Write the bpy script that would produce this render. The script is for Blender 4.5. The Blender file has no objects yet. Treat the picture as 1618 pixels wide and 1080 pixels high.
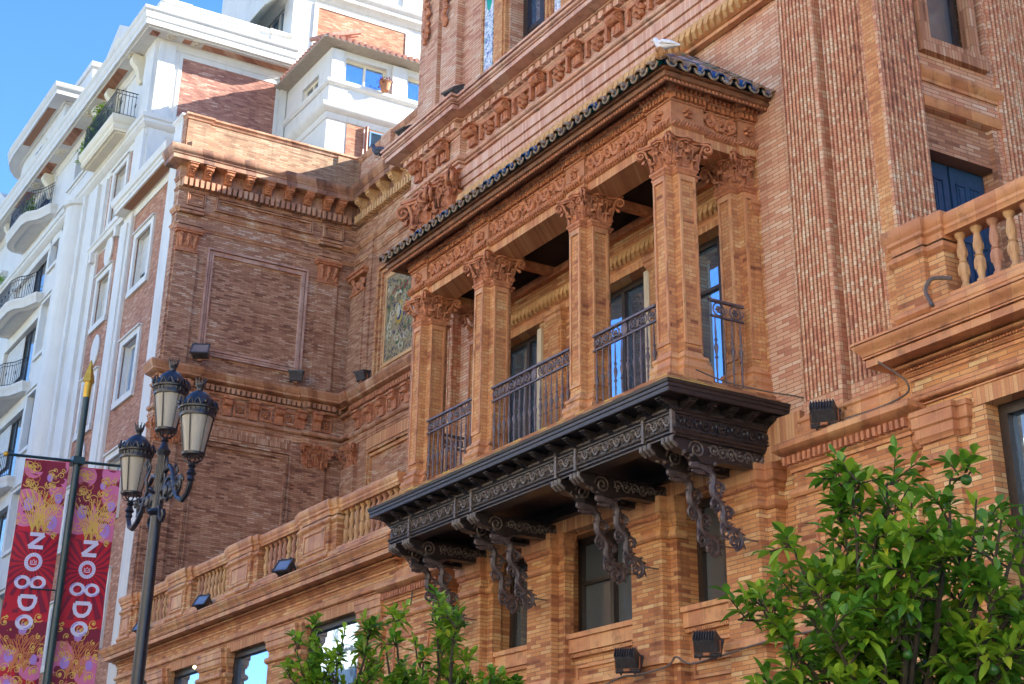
import bpy, bmesh, math, random
from mathutils import Vector, Matrix, noise
sc = bpy.context.scene
random.seed(7)
rnd = random.random
R = math.radians

# ------------------------------------------------------------------ camera
cam_d = bpy.data.cameras.new('camera'); cam = bpy.data.objects.new('camera', cam_d)
sc.collection.objects.link(cam); sc.camera = cam
F_PX, PPX, PPY = 2483.62, 646.479, 243.282
yaw, pitch, roll = 1.1112088, 0.460999972, -0.0480392965
ca, sa, cb, sb, cc, sn = math.cos(yaw), math.sin(yaw), math.cos(pitch), math.sin(pitch), math.cos(roll), math.sin(roll)
MY = Matrix(((ca, -sa, 0), (sa, ca, 0), (0, 0, 1))); MP = Matrix(((1, 0, 0), (0, cb, -sb), (0, sb, cb))); MR = Matrix(((cc, 0, sn), (0, 1, 0), (-sn, 0, cc)))
M3 = MY @ MP @ MR
r_, f_, u_ = M3.col[0], M3.col[1], M3.col[2]
cam.matrix_world = Matrix(((r_[0], u_[0], -f_[0], 0), (r_[1], u_[1], -f_[1], 0), (r_[2], u_[2], -f_[2], 0), (0, 0, 0, 1)))
cam_d.sensor_width = 36; cam_d.lens = F_PX / 1618 * 36
cam_d.shift_x = (809 - PPX) / 1618; cam_d.shift_y = (PPY - 540) / 1618
cam_d.clip_start = .1; cam_d.clip_end = 3000
sc.render.resolution_x, sc.render.resolution_y = 1024, 684

# ------------------------------------------------------------------ light
SUN = Vector((.37, 1.0, .53)).normalized()
w = bpy.data.worlds.new('World'); sc.world = w; w.use_nodes = True
nt = w.node_tree; bg = nt.nodes['Background']
sky = nt.nodes.new('ShaderNodeTexSky'); sky.sky_type = 'NISHITA'; sky.sun_disc = False
sky.sun_elevation = math.asin(SUN.z); sky.sun_rotation = math.atan2(SUN.x, SUN.y)
sky.air_density = 1.0; sky.dust_density = .1; sky.ozone_density = 3
hs = nt.nodes.new('ShaderNodeHueSaturation'); hs.inputs['Saturation'].default_value = 1.24; hs.inputs['Hue'].default_value = .512; nt.links.new(sky.outputs[0], hs.inputs['Color']); nt.links.new(hs.outputs[0], bg.inputs[0]); bg.inputs[1].default_value = .105
ld = bpy.data.lights.new('sun', 'SUN'); ld.energy = 5.0; ld.angle = R(.5); ld.color = (1, .93, .82)
lo = bpy.data.objects.new('sun', ld); sc.collection.objects.link(lo)
lo.rotation_euler = SUN.to_track_quat('Z', 'Y').to_euler()
sc.view_settings.view_transform = 'Standard'; sc.view_settings.look = 'None'
sc.view_settings.gamma = 1; sc.view_settings.exposure = 2.17
sc.cycles.max_bounces = 8; sc.cycles.diffuse_bounces = 5

# ------------------------------------------------------------------ helpers
def FY(Y): return lambda u, n, z: (u, Y - n, z)       # street-facing plane
def DX(X): return lambda u, n, z: (X + n, u, z)       # side plane facing +x
class MB:
    def __init__(s, fr=None): s.v = []; s.f = []; s.m = []; s.fr = fr; s.mi = 0
    def add(s, vs, fs):
        k = len(s.v)
        fr = s.fr
        s.v.extend([fr(*p) for p in vs] if fr else [tuple(p) for p in vs])
        s.f.extend([tuple(i + k for i in f) for f in fs]); s.m.extend([s.mi] * len(fs))
        return s
    def box(s, a0, a1, b0, b1, c0, c1):
        return s.add([(a0, b0, c0), (a1, b0, c0), (a1, b1, c0), (a0, b1, c0), (a0, b0, c1), (a1, b0, c1), (a1, b1, c1), (a0, b1, c1)],
                     [(0, 3, 2, 1), (4, 5, 6, 7), (0, 1, 5, 4), (1, 2, 6, 5), (2, 3, 7, 6), (3, 0, 4, 7)])
    def quad(s, *p): return s.add(p, [tuple(range(len(p)))])
    def ext_u(s, prof, u0, u1):            # profile [(n,z)] extruded along u
        n = len(prof); vs = [(u0, a, b) for a, b in prof] + [(u1, a, b) for a, b in prof]
        return s.add(vs, [(i, (i + 1) % n, (i + 1) % n + n, i + n) for i in range(n)] + [tuple(range(n))[::-1], tuple(range(n, 2 * n))])
    def ext_z(s, prof, z0, z1):            # profile [(u,n)] extruded along z
        n = len(prof); vs = [(a, b, z0) for a, b in prof] + [(a, b, z1) for a, b in prof]
        return s.add(vs, [(i, (i + 1) % n, (i + 1) % n + n, i + n) for i in range(n)] + [tuple(range(n))[::-1], tuple(range(n, 2 * n))])
    def ext_n(s, prof, n0, n1):            # profile [(u,z)] extruded along n
        n = len(prof); vs = [(a, n0, b) for a, b in prof] + [(a, n1, b) for a, b in prof]
        return s.add(vs, [(i, (i + 1) % n, (i + 1) % n + n, i + n) for i in range(n)] + [tuple(range(n))[::-1], tuple(range(n, 2 * n))])
    def lathe(s, prof, c, seg=12, axis='z'):
        vs = []; fs = []
        for r, h in prof:
            for i in range(seg):
                a = 2 * math.pi * i / seg; x, y = r * math.cos(a), r * math.sin(a)
                vs.append((c[0] + x, c[1] + y, c[2] + h) if axis == 'z' else (c[0] + x, c[1] + h, c[2] + y) if axis == 'n' else (c[0] + h, c[1] + x, c[2] + y))
        m = len(prof)
        for j in range(m - 1):
            for i in range(seg): fs.append((j * seg + i, j * seg + (i + 1) % seg, (j + 1) * seg + (i + 1) % seg, (j + 1) * seg + i))
        fs.append(tuple(range(seg))[::-1]); fs.append(tuple(range((m - 1) * seg, m * seg)))
        return s.add(vs, fs)
    def ball(s, c, rx, ry=None, rz=None, seg=7, rings=5):
        ry = ry or rx; rz = rz or rx; vs = []; fs = []
        for j in range(1, rings):
            t = math.pi * j / rings
            for i in range(seg):
                a = 2 * math.pi * i / seg
                vs.append((c[0] + rx * math.sin(t) * math.cos(a), c[1] + ry * math.sin(t) * math.sin(a), c[2] + rz * math.cos(t)))
        vs += [(c[0], c[1], c[2] + rz), (c[0], c[1], c[2] - rz)]; T = len(vs) - 2
        for j in range(rings - 2):
            for i in range(seg): fs.append((j * seg + i, (j + 1) * seg + i, (j + 1) * seg + (i + 1) % seg, j * seg + (i + 1) % seg))
        for i in range(seg):
            fs.append((T, i, (i + 1) % seg)); b = (rings - 2) * seg; fs.append((T + 1, b + (i + 1) % seg, b + i))
        return s.add(vs, fs)
    def tube(s, pts, r, seg=5, cap=True):
        pts = [Vector(p) for p in pts]; n = len(pts)
        rr = r if isinstance(r, (list, tuple)) else [r] * n
        vs = []; fs = []; prev = None
        for i, p in enumerate(pts):
            t = (pts[min(i + 1, n - 1)] - pts[max(i - 1, 0)]).normalized()
            if prev is None:
                a = Vector((0, 0, 1)) if abs(t.z) < .9 else Vector((1, 0, 0)); x = t.cross(a).normalized()
            else:
                x = (prev - t * prev.dot(t))
                x = x.normalized() if x.length > 1e-6 else t.orthogonal().normalized()
            prev = x; y = t.cross(x)
            for k in range(seg):
                an = 2 * math.pi * k / seg; q = p + (x * math.cos(an) + y * math.sin(an)) * rr[i]; vs.append(tuple(q))
        for i in range(n - 1):
            for k in range(seg): fs.append((i * seg + k, i * seg + (k + 1) % seg, (i + 1) * seg + (k + 1) % seg, (i + 1) * seg + k))
        if cap: fs += [tuple(range(seg))[::-1], tuple(range((n - 1) * seg, n * seg))]
        return s.add(vs, fs)
    def sweep(s, path, prof):              # path [(x,y)], prof [(out,z)]; outward = right of travel, mitred
        P = [Vector(p) for p in path]; n = len(P); m = len(prof)
        dirs = [(P[i + 1] - P[i]).normalized() for i in range(n - 1)]
        nr = [Vector((d.y, -d.x)) for d in dirs]
        vs = []; fs = []
        for i in range(n):
            if i == 0: off = nr[0]
            elif i == n - 1: off = nr[-1]
            else:
                a, b = nr[i - 1], nr[i]; q = 1 + a.dot(b); off = (a + b) / q if q > .05 else a
            for o, z in prof: vs.append((P[i].x + off.x * o, P[i].y + off.y * o, z))
        for i in range(n - 1):
            for k in range(m): fs.append((i * m + k, i * m + (k + 1) % m, (i + 1) * m + (k + 1) % m, (i + 1) * m + k))
        fs += [tuple(range(m))[::-1], tuple(range((n - 1) * m, n * m))]
        return s.add(vs, fs)
    def build(s, name, mats, parent=None, smooth=35, norm=True):
        me = bpy.data.meshes.new(name); me.from_pydata(s.v, [], s.f)
        if not isinstance(mats, (list, tuple)): mats = [mats]
        for m in mats: me.materials.append(m)
        if len(mats) > 1: me.polygons.foreach_set('material_index', s.m)
        if norm:
            bm = bmesh.new(); bm.from_mesh(me); bmesh.ops.recalc_face_normals(bm, faces=bm.faces); bm.to_mesh(me); bm.free()
        if smooth:
            me.polygons.foreach_set('use_smooth', [True] * len(me.polygons)); me.set_sharp_from_angle(angle=R(smooth))
        me.update()
        o = bpy.data.objects.new(name, me); sc.collection.objects.link(o)
        if parent: o.parent = parent; o.matrix_parent_inverse = pinv(parent)
        return o
def wmat(o): return (wmat(o.parent) @ o.matrix_parent_inverse @ o.matrix_basis) if o.parent else o.matrix_basis.copy()
def pinv(p): return wmat(p).inverted()
def thing(name, label, cat, loc=(0, 0, 0), group=None):
    o = bpy.data.objects.new(name, None); sc.collection.objects.link(o); o.location = loc; o.empty_display_size = .2
    o['label'] = label; o['category'] = cat
    if group: o['group'] = group
    return o
def tag(o, label, cat, group=None):
    o['label'] = label; o['category'] = cat
    if group: o['group'] = group
    return o
def struct(o): o['kind'] = 'structure'; return o
def lab(o, l): o['label'] = l; return o
def dup(o, d, parent=None, name=None):          # copy moved by d, with children
    c = o.copy(); sc.collection.objects.link(c)
    if parent: c.parent = parent
    c.location = Vector(o.location) + Vector(d)
    for ch in list(o.children):
        k = ch.copy(); sc.collection.objects.link(k); k.parent = c
        for g in list(ch.children):
            e = g.copy(); sc.collection.objects.link(e); e.parent = k
    return c

# ------------------------------------------------------------------ materials
def newmat(name):
    m = bpy.data.materials.new(name); m.use_nodes = True; t = m.node_tree; b = t.nodes['Principled BSDF']; return m, t, b
def N(t, ty, **k):
    n = t.nodes.new(ty)
    for a, v in k.items(): setattr(n, a, v)
    return n
def math_(t, op, a, b=None, c=None):
    n = N(t, 'ShaderNodeMath', operation=op)
    for i, v in enumerate((a, b, c)):
        if v is None: continue
        if hasattr(v, 'is_linked'): t.links.new(v, n.inputs[i])
        else: n.inputs[i].default_value = v
    return n.outputs[0]
def ramp(t, src, stops, interp='LINEAR'):
    n = N(t, 'ShaderNodeValToRGB'); cr = n.color_ramp; cr.interpolation = interp
    while len(cr.elements) < len(stops): cr.elements.new(.5)
    for e, (p, c) in zip(cr.elements, stops): e.position = p; e.color = (*c, 1)
    t.links.new(src, n.inputs[0]); return n.outputs[0]
def mix(t, fac, a, b, mode='MIX'):
    n = N(t, 'ShaderNodeMix', data_type='RGBA', blend_type=mode)
    for i, v in ((0, fac), (6, a), (7, b)):
        if hasattr(v, 'is_linked'): t.links.new(v, n.inputs[i])
        else: n.inputs[i].default_value = v if i == 0 else (*v, 1)
    return n.outputs[2]
def tnoise(t, vec, scale, detail=3, rough=.5):
    n = N(t, 'ShaderNodeTexNoise'); n.inputs['Scale'].default_value = scale; n.inputs['Detail'].default_value = detail; n.inputs['Roughness'].default_value = rough
    if vec is not None: t.links.new(vec, n.inputs['Vector'])
    return n.outputs['Fac']
def uvz(t, swap=False):
    g = N(t, 'ShaderNodeNewGeometry'); s = N(t, 'ShaderNodeSeparateXYZ'); t.links.new(g.outputs['Position'], s.inputs[0])
    u = math_(t, 'ADD', s.outputs[0], s.outputs[1])
    c = N(t, 'ShaderNodeCombineXYZ')
    t.links.new(s.outputs[2] if swap else u, c.inputs[0]); t.links.new(u if swap else s.outputs[2], c.inputs[1])
    return g, s, u, c.outputs[0]
ORANGE = [(0, (.26, .085, .035)), (.12, (.42, .15, .06)), (.35, (.57, .24, .085)), (.6, (.64, .31, .12)), (.85, (.68, .39, .17)), (1, (.74, .52, .27))]
MIXED = [(0, (.34, .14, .09)), (.15, (.52, .21, .12)), (.4, (.62, .29, .17)), (.62, (.64, .36, .21)), (.82, (.68, .43, .27)), (1, (.72, .55, .38))]
SMOOTH = [(0, (.44, .175, .08)), (.4, (.58, .26, .115)), (.7, (.64, .32, .14)), (1, (.70, .42, .2))]
ROSE_SKYLIT = [(0, (.44, .18, .11)), (.15, (.56, .255, .155)), (.35, (.64, .335, .205)), (.6, (.67, .395, .25)), (.85, (.70, .46, .31)), (1, (.75, .57, .42))]
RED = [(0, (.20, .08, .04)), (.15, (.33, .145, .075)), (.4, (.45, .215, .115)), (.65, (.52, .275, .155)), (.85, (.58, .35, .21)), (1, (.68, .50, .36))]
def brick(name, pal, bw=.28, bh=.057, swap=False, mortar=.006, mcol=(.30, .15, .085), off=.5, rough=.85, stain=.5, row=.25, bump=.3, cvar=.85):
    m, t, b = newmat(name); g, s, u, vec = uvz(t, swap)
    br = N(t, 'ShaderNodeTexBrick', offset=off); br.inputs['Color1'].default_value = (0, 0, 0, 1); br.inputs['Color2'].default_value = (1, 1, 1, 1); br.inputs['Mortar'].default_value = (.5, .5, .5, 1)
    br.inputs['Scale'].default_value = 1; br.inputs['Mortar Size'].default_value = mortar; br.inputs['Mortar Smooth'].default_value = .2
    br.inputs['Brick Width'].default_value = bw; br.inputs['Row Height'].default_value = bh; t.links.new(vec, br.inputs['Vector'])
    big = tnoise(t, g.outputs['Position'], .55, 4, .6)
    # tone by course: noise read along z only
    cz = N(t, 'ShaderNodeCombineXYZ'); t.links.new(math_(t, 'MULTIPLY', s.outputs[2], 1.0), cz.inputs[2]); t.links.new(math_(t, 'MULTIPLY', u, .12), cz.inputs[0])
    rown = tnoise(t, cz.outputs[0], 5.0, 3, .7)
    v = math_(t, 'ADD', math_(t, 'ADD', math_(t, 'MULTIPLY', br.outputs['Color'], cvar), .5 - .5 * cvar), math_(t, 'MULTIPLY', math_(t, 'SUBTRACT', rown, .5), row * 1.8))
    v = math_(t, 'ADD', v, math_(t, 'MULTIPLY', math_(t, 'SUBTRACT', big, .5), 1.0))
    col = ramp(t, v, pal)
    fine = tnoise(t, g.outputs['Position'], 60, 3, .6)
    col = mix(t, .35, col, ramp(t, fine, [(.25, (.55, .55, .55)), (.7, (1.15, 1.15, 1.15))]), 'MULTIPLY')
    col = mix(t, br.outputs['Fac'], col, mcol)
    # weather stains, vertical runs
    mp = N(t, 'ShaderNodeMapping'); mp.inputs['Scale'].default_value = (1.3, 1.3, .28); t.links.new(g.outputs['Position'], mp.inputs[0])
    st = tnoise(t, mp.outputs[0], 2.2, 6, .65)
    col = mix(t, stain, col, ramp(t, st, [(.28, (.36, .29, .25)), (.45, (.88, .86, .85)), (.55, (1, 1, 1)), (.75, (1.12, 1.08, 1.02))]), 'MULTIPLY')
    t.links.new(col, b.inputs['Base Color']); b.inputs['Roughness'].default_value = rough
    bp = N(t, 'ShaderNodeBump'); bp.inputs['Strength'].default_value = bump; bp.inputs['Distance'].default_value = .008
    h = math_(t, 'SUBTRACT', math_(t, 'MULTIPLY', fine, .35), br.outputs['Fac']); t.links.new(h, bp.inputs['Height']); t.links.new(bp.outputs[0], b.inputs['Normal'])
    return m
def plain(name, c1, c2=None, rough=.7, scale=6, metal=0, bump=0, bscale=40, spec=None, stain=0):
    m, t, b = newmat(name); g = N(t, 'ShaderNodeNewGeometry'); P = g.outputs['Position']
    c2 = c2 or tuple(x * .8 for x in c1)
    n = tnoise(t, P, scale, 5, .6); col = ramp(t, n, [(.3, c2), (.7, c1)])
    if stain:
        mp = N(t, 'ShaderNodeMapping'); mp.inputs['Scale'].default_value = (1.6, 1.6, .22); t.links.new(P, mp.inputs[0])
        st = tnoise(t, mp.outputs[0], 2.5, 6, .7); col = mix(t, stain, col, ramp(t, st, [(.3, (.45, .42, .38)), (.5, (1, 1, 1))]), 'MULTIPLY')
    t.links.new(col, b.inputs['Base Color']); b.inputs['Roughness'].default_value = rough; b.inputs['Metallic'].default_value = metal
    if spec is not None: b.inputs['Specular IOR Level'].default_value = spec
    if bump:
        bp = N(t, 'ShaderNodeBump'); bp.inputs['Strength'].default_value = bump; bp.inputs['Distance'].default_value = .01
        t.links.new(tnoise(t, P, bscale, 4, .6), bp.inputs['Height']); t.links.new(bp.outputs[0], b.inputs['Normal'])
    return m
def mould_mat(name, pal, seg=.16):        # glazed-brick mouldings: each length of moulding its own tone
    m, t, b = newmat(name); g, s, u, vec = uvz(t)
    br = N(t, 'ShaderNodeTexBrick', offset=.5); br.inputs['Color1'].default_value = (0, 0, 0, 1); br.inputs['Color2'].default_value = (1, 1, 1, 1)
    br.inputs['Scale'].default_value = 1; br.inputs['Mortar Size'].default_value = .002; br.inputs['Brick Width'].default_value = seg; br.inputs['Row Height'].default_value = 50; t.links.new(vec, br.inputs['Vector'])
    v = math_(t, 'ADD', math_(t, 'MULTIPLY', br.outputs['Color'], .6), math_(t, 'ADD', math_(t, 'MULTIPLY', tnoise(t, g.outputs['Position'], 1.4, 6, .7), 1.5), -.55))
    col = ramp(t, v, pal); col = mix(t, math_(t, 'MULTIPLY', br.outputs['Fac'], .75), col, (.16, .08, .05))
    st = tnoise(t, g.outputs['Position'], 3.1, 6, .7); col = mix(t, .6, col, ramp(t, st, [(.33, (.25, .19, .16)), (.46, (.9, .88, .86)), (.55, (1, 1, 1)), (.72, (1.18, 1.1, .98))]), 'MULTIPLY')
    t.links.new(col, b.inputs['Base Color']); b.inputs['Roughness'].default_value = .62
    bp = N(t, 'ShaderNodeBump'); bp.inputs['Strength'].default_value = .4; bp.inputs['Distance'].default_value = .006
    t.links.new(tnoise(t, g.outputs['Position'], 45, 4, .6), bp.inputs['Height']); t.links.new(bp.outputs[0], b.inputs['Normal'])
    return m
def glassmat(name, base=(.25, .3, .36), rough=.02, metal=.75):
    m, t, b = newmat(name); b.inputs['Base Color'].default_value = (*base, 1); b.inputs['Roughness'].default_value = rough; b.inputs['Metallic'].default_value = metal
    g = N(t, 'ShaderNodeNewGeometry'); bp = N(t, 'ShaderNodeBump'); bp.inputs['Strength'].default_value = .12; bp.inputs['Distance'].default_value = .02
    t.links.new(tnoise(t, g.outputs['Position'], 1.8, 2), bp.inputs['Height']); t.links.new(bp.outputs[0], b.inputs['Normal']); return m
B_MAIN = brick('tan brick', ORANGE)
B_SKYLIT = brick('skylit rose brick', ROSE_SKYLIT, stain=.3, row=.25)  # tan brick again, sky light painted in as a paler, pinker tone
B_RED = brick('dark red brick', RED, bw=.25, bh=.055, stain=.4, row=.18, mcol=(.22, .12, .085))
B_HEAD = brick('small header brick', MIXED, cvar=.85, bw=.075, bh=.062, off=0, row=.15, stain=.2, mortar=.004, mcol=(.25, .12, .07))
B_SOLD = brick('soldier brick', SMOOTH, bw=.9, bh=.058, swap=True, row=0, stain=.25, off=0, bump=0, mortar=.004, mcol=(.40, .20, .11))
B_SOLDR = brick('red soldier brick', RED, bw=.30, bh=.055, swap=True, row=0, stain=.3, off=0)
B_SMALL = brick('loggia brick', ORANGE, bw=.13, bh=.056, row=.85, mortar=.004, cvar=.5)
B_WHITE = brick('thin orange brick', [(0, (.26, .10, .06)), (.4, (.38, .17, .10)), (.8, (.46, .23, .14)), (1, (.56, .36, .25))], bw=.24, bh=.06, row=.1, stain=.1)
PEACH_SKYLIT = [(0, (.56, .27, .18)), (.4, (.66, .37, .25)), (.7, (.70, .43, .30)), (1, (.76, .52, .38))]  # upper-tower copy of the moulding tones, sky light mixed into the colour
B_SOLDP = brick('skylit peach soldier brick', PEACH_SKYLIT, bw=.9, bh=.058, swap=True, row=0, stain=.25, off=0, bump=0, mortar=.004, mcol=(.48, .26, .18))
M_MOULDP = mould_mat('skylit peach moulding', PEACH_SKYLIT, .3)
M_MOULD = mould_mat('glazed moulding', SMOOTH, .3)
M_MOULDR = mould_mat('red moulding', RED, .3)
M_TERRA = plain('carved terracotta', (.62, .26, .12), (.33, .11, .05), rough=.7, scale=9, bump=.5, bscale=50, stain=.4)
M_TERRA2 = plain('buff terracotta', (.68, .43, .20), (.52, .28, .12), rough=.75, scale=4, bump=.4, bscale=40, stain=.45)
M_WOOD = plain('dark carved wood', (.036, .026, .024), (.014, .010, .011), rough=.38, scale=14, bump=.4, bscale=60, spec=.6)
M_WOODG = plain('gilt worn relief', (.16, .12, .095), (.05, .038, .034), rough=.36, scale=20, bump=.4, bscale=60, spec=.7)
M_IRON = plain('weathered iron', (.15, .115, .115), (.055, .042, .048), rough=.42, scale=12, metal=.25, bump=.3)
M_RAIL = plain('mauve grey iron', (.17, .13, .145), (.085, .065, .07), rough=.45, scale=10, metal=.2, bump=.3)
M_FRAME = plain('dark window frame', (.045, .030, .024), (.02, .014, .012), rough=.45, scale=20)
M_BLUEF = plain('dark blue frame', (.02, .03, .075), (.012, .018, .045), rough=.4, scale=10)
M_BLUE = plain('blue shutter paint', (.022, .075, .17), (.012, .045, .11), rough=.5, scale=7, bump=.3)
M_CREAM = plain('cream paint', (.72, .62, .42), (.6, .5, .33), rough=.6)
M_GLASS = glassmat('window glass', (.16, .30, .62))
M_GLASSD = glassmat('dim window glass', (.26, .29, .32), .03, .7)
M_GLASSB = glassmat('bright window glass', (.34, .50, .72), .02, .85)
M_STUCCO = plain('white stucco', (.66, .65, .62), (.60, .59, .56), rough=.8, scale=1.0, bump=.15, bscale=20, stain=.2)
M_CREAMST = plain('cream stucco', (.72, .66, .52), (.66, .59, .45), rough=.8, scale=2)
M_BLACK = plain('black iron paint', (.018, .020, .032), (.010, .011, .018), rough=.35, scale=10, spec=.6)
M_DARK = plain('dark void', (.01, .01, .01), (.008, .008, .008), rough=.9)
M_CABLE = plain('grey cable', (.16, .12, .10), (.09, .07, .06), rough=.6)
M_SHUT = plain('pale roller shutter', (.62, .60, .55), (.5, .48, .44), rough=.6)
M_ASPH = plain('asphalt', (.055, .055, .055), (.04, .04, .04), rough=.9, scale=3, bump=.4)
M_PAVE = plain('stone paving', (.20, .18, .16), (.15, .135, .12), rough=.85, scale=1.5, bump=.3)

# ------------------------------------------------------------------ ornament builders (frame u,n,z)
def spir(cu, cz, r, turns, a0, sgn, n, k=14, rin=.12):
    out = []
    for i in range(k + 1):
        q = i / k; a = a0 + sgn * turns * 2 * math.pi * q; rr = r * (1 - q * (1 - rin)); out.append((cu + rr * math.cos(a), n, cz + rr * math.sin(a)))
    return out
def rinceau(mb, u0, u1, z0, z1, n0, th, rel=None):
    h = z1 - z0; zc = (z0 + z1) / 2; r = h * .40; n = max(1, round((u1 - u0) / (2.15 * r))); st = (u1 - u0) / n; n1 = n0 + th * .8
    for i in range(n):
        cu = u0 + (i + .5) * st; s = 1 if i % 2 else -1
        mb.tube(spir(cu, zc, r * 1.05, 1.45, math.pi, s, n1), [th * (1.15 - .5 * q / 14) for q in range(15)], 5)
        mb.tube([(cu - st * .5, n1, zc - s * r * .2), (cu - st * .25, n1, zc - s * r * 1.0), (cu + st * .1, n1, zc - s * r * 1.02), (cu + st * .45, n1, zc - s * r * .3)], [th * .8, th, th, th * .6], 5)
        mb.ball((cu, n1 + th * .5, zc), r * .3, th * 1.1, r * .3, 6, 4)
        for k in range(10):
            a = rnd() * 6.28; rr = r * (.7 + .6 * rnd()); mb.ball((cu + rr * math.cos(a), n0 + th * .5, zc + max(-h * .44, min(h * .44, rr * math.sin(a)))), r * (.16 + .12 * rnd()), th * (.8 + .5 * rnd()), r * (.12 + .1 * rnd()), 5, 4)
def rosette(mb, cu, cz, n0, r, pet=6, th=None):
    th = th or r * .4
    for k in range(pet):
        a = 2 * math.pi * k / pet + .3; mb.ball((cu + .6 * r * math.cos(a), n0 + th * .4, cz + .6 * r * math.sin(a)), r * .33, th, r * .33, 6, 4)
    mb.ball((cu, n0 + th * .8, cz), r * .3, th, r * .3, 6, 4)
def beads(mb, u0, u1, z, n0, r, pitch, rz=None, ru=None):
    k = max(1, int((u1 - u0) / pitch)); p = (u1 - u0) / k
    for i in range(k): mb.ball((u0 + (i + .5) * p, n0, z), ru or r, r, rz or r, 5, 4)
def dents(mb, u0, u1, z0, z1, n0, n1, w, gap):
    k = max(1, round((u1 - u0 + gap) / (w + gap))); p = (u1 - u0 + gap) / k
    for i in range(k): mb.box(u0 + i * p, u0 + i * p + p - gap, n0, n1, z0, z1)
def rope(mb, u0, u1, z, n0, r, pitch):    # slanted cable moulding
    k = max(2, int((u1 - u0) / pitch)); p = (u1 - u0) / k
    for i in range(k):
        c = u0 + (i + .5) * p
        mb.tube([(c - p * .55, n0 + r * .15, z - r), (c - p * .2, n0 + r * .9, z - r * .45), (c + p * .2, n0 + r * .9, z + r * .45), (c + p * .55, n0 + r * .15, z + r)], p * .36, 5)
def leaf_strip(mb, base, outd, side, h, w, curl, n0=0):   # acanthus leaf: lobed blade that rises and rolls outwards
    base, outd, side = Vector(base), Vector(outd), Vector(side); rows = []; K = 10
    for i in range(K + 1):
        q = i / K
        if q < .68: z = h * q / .68 * .93; o = .01 + curl * .25 * (q / .68) ** 2
        else: a = (q - .68) / .32 * 3.4; z = h * (.93 + .10 * math.sin(a)); o = .01 + curl * (.25 + .40 * (1 - math.cos(a)) ) ; z -= h * .16 * max(0, (q - .8) / .2)
        ww = w * (.62 + .38 * math.sin(math.pi * min(1, q * 1.25))) * (1.12 if i % 2 else .74) * (1 if q < .85 else .6)
        c = base + outd * o + Vector((0, 0, z)); e = outd * (w * .16)
        rows.append((c - side * ww * .5 - e * .6, c - side * ww * .26 + e * .5, c - side * ww * .1 - e * .1, c + e, c + side * ww * .1 - e * .1, c + side * ww * .26 + e * .5, c + side * ww * .5 - e * .6))
    vs = [tuple(p) for r in rows for p in r]; fs = []
    for i in range(K):
        for k in range(6): fs.append((i * 7 + k, i * 7 + k + 1, (i + 1) * 7 + k + 1, (i + 1) * 7 + k))
    mb.add(vs, fs)
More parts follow.
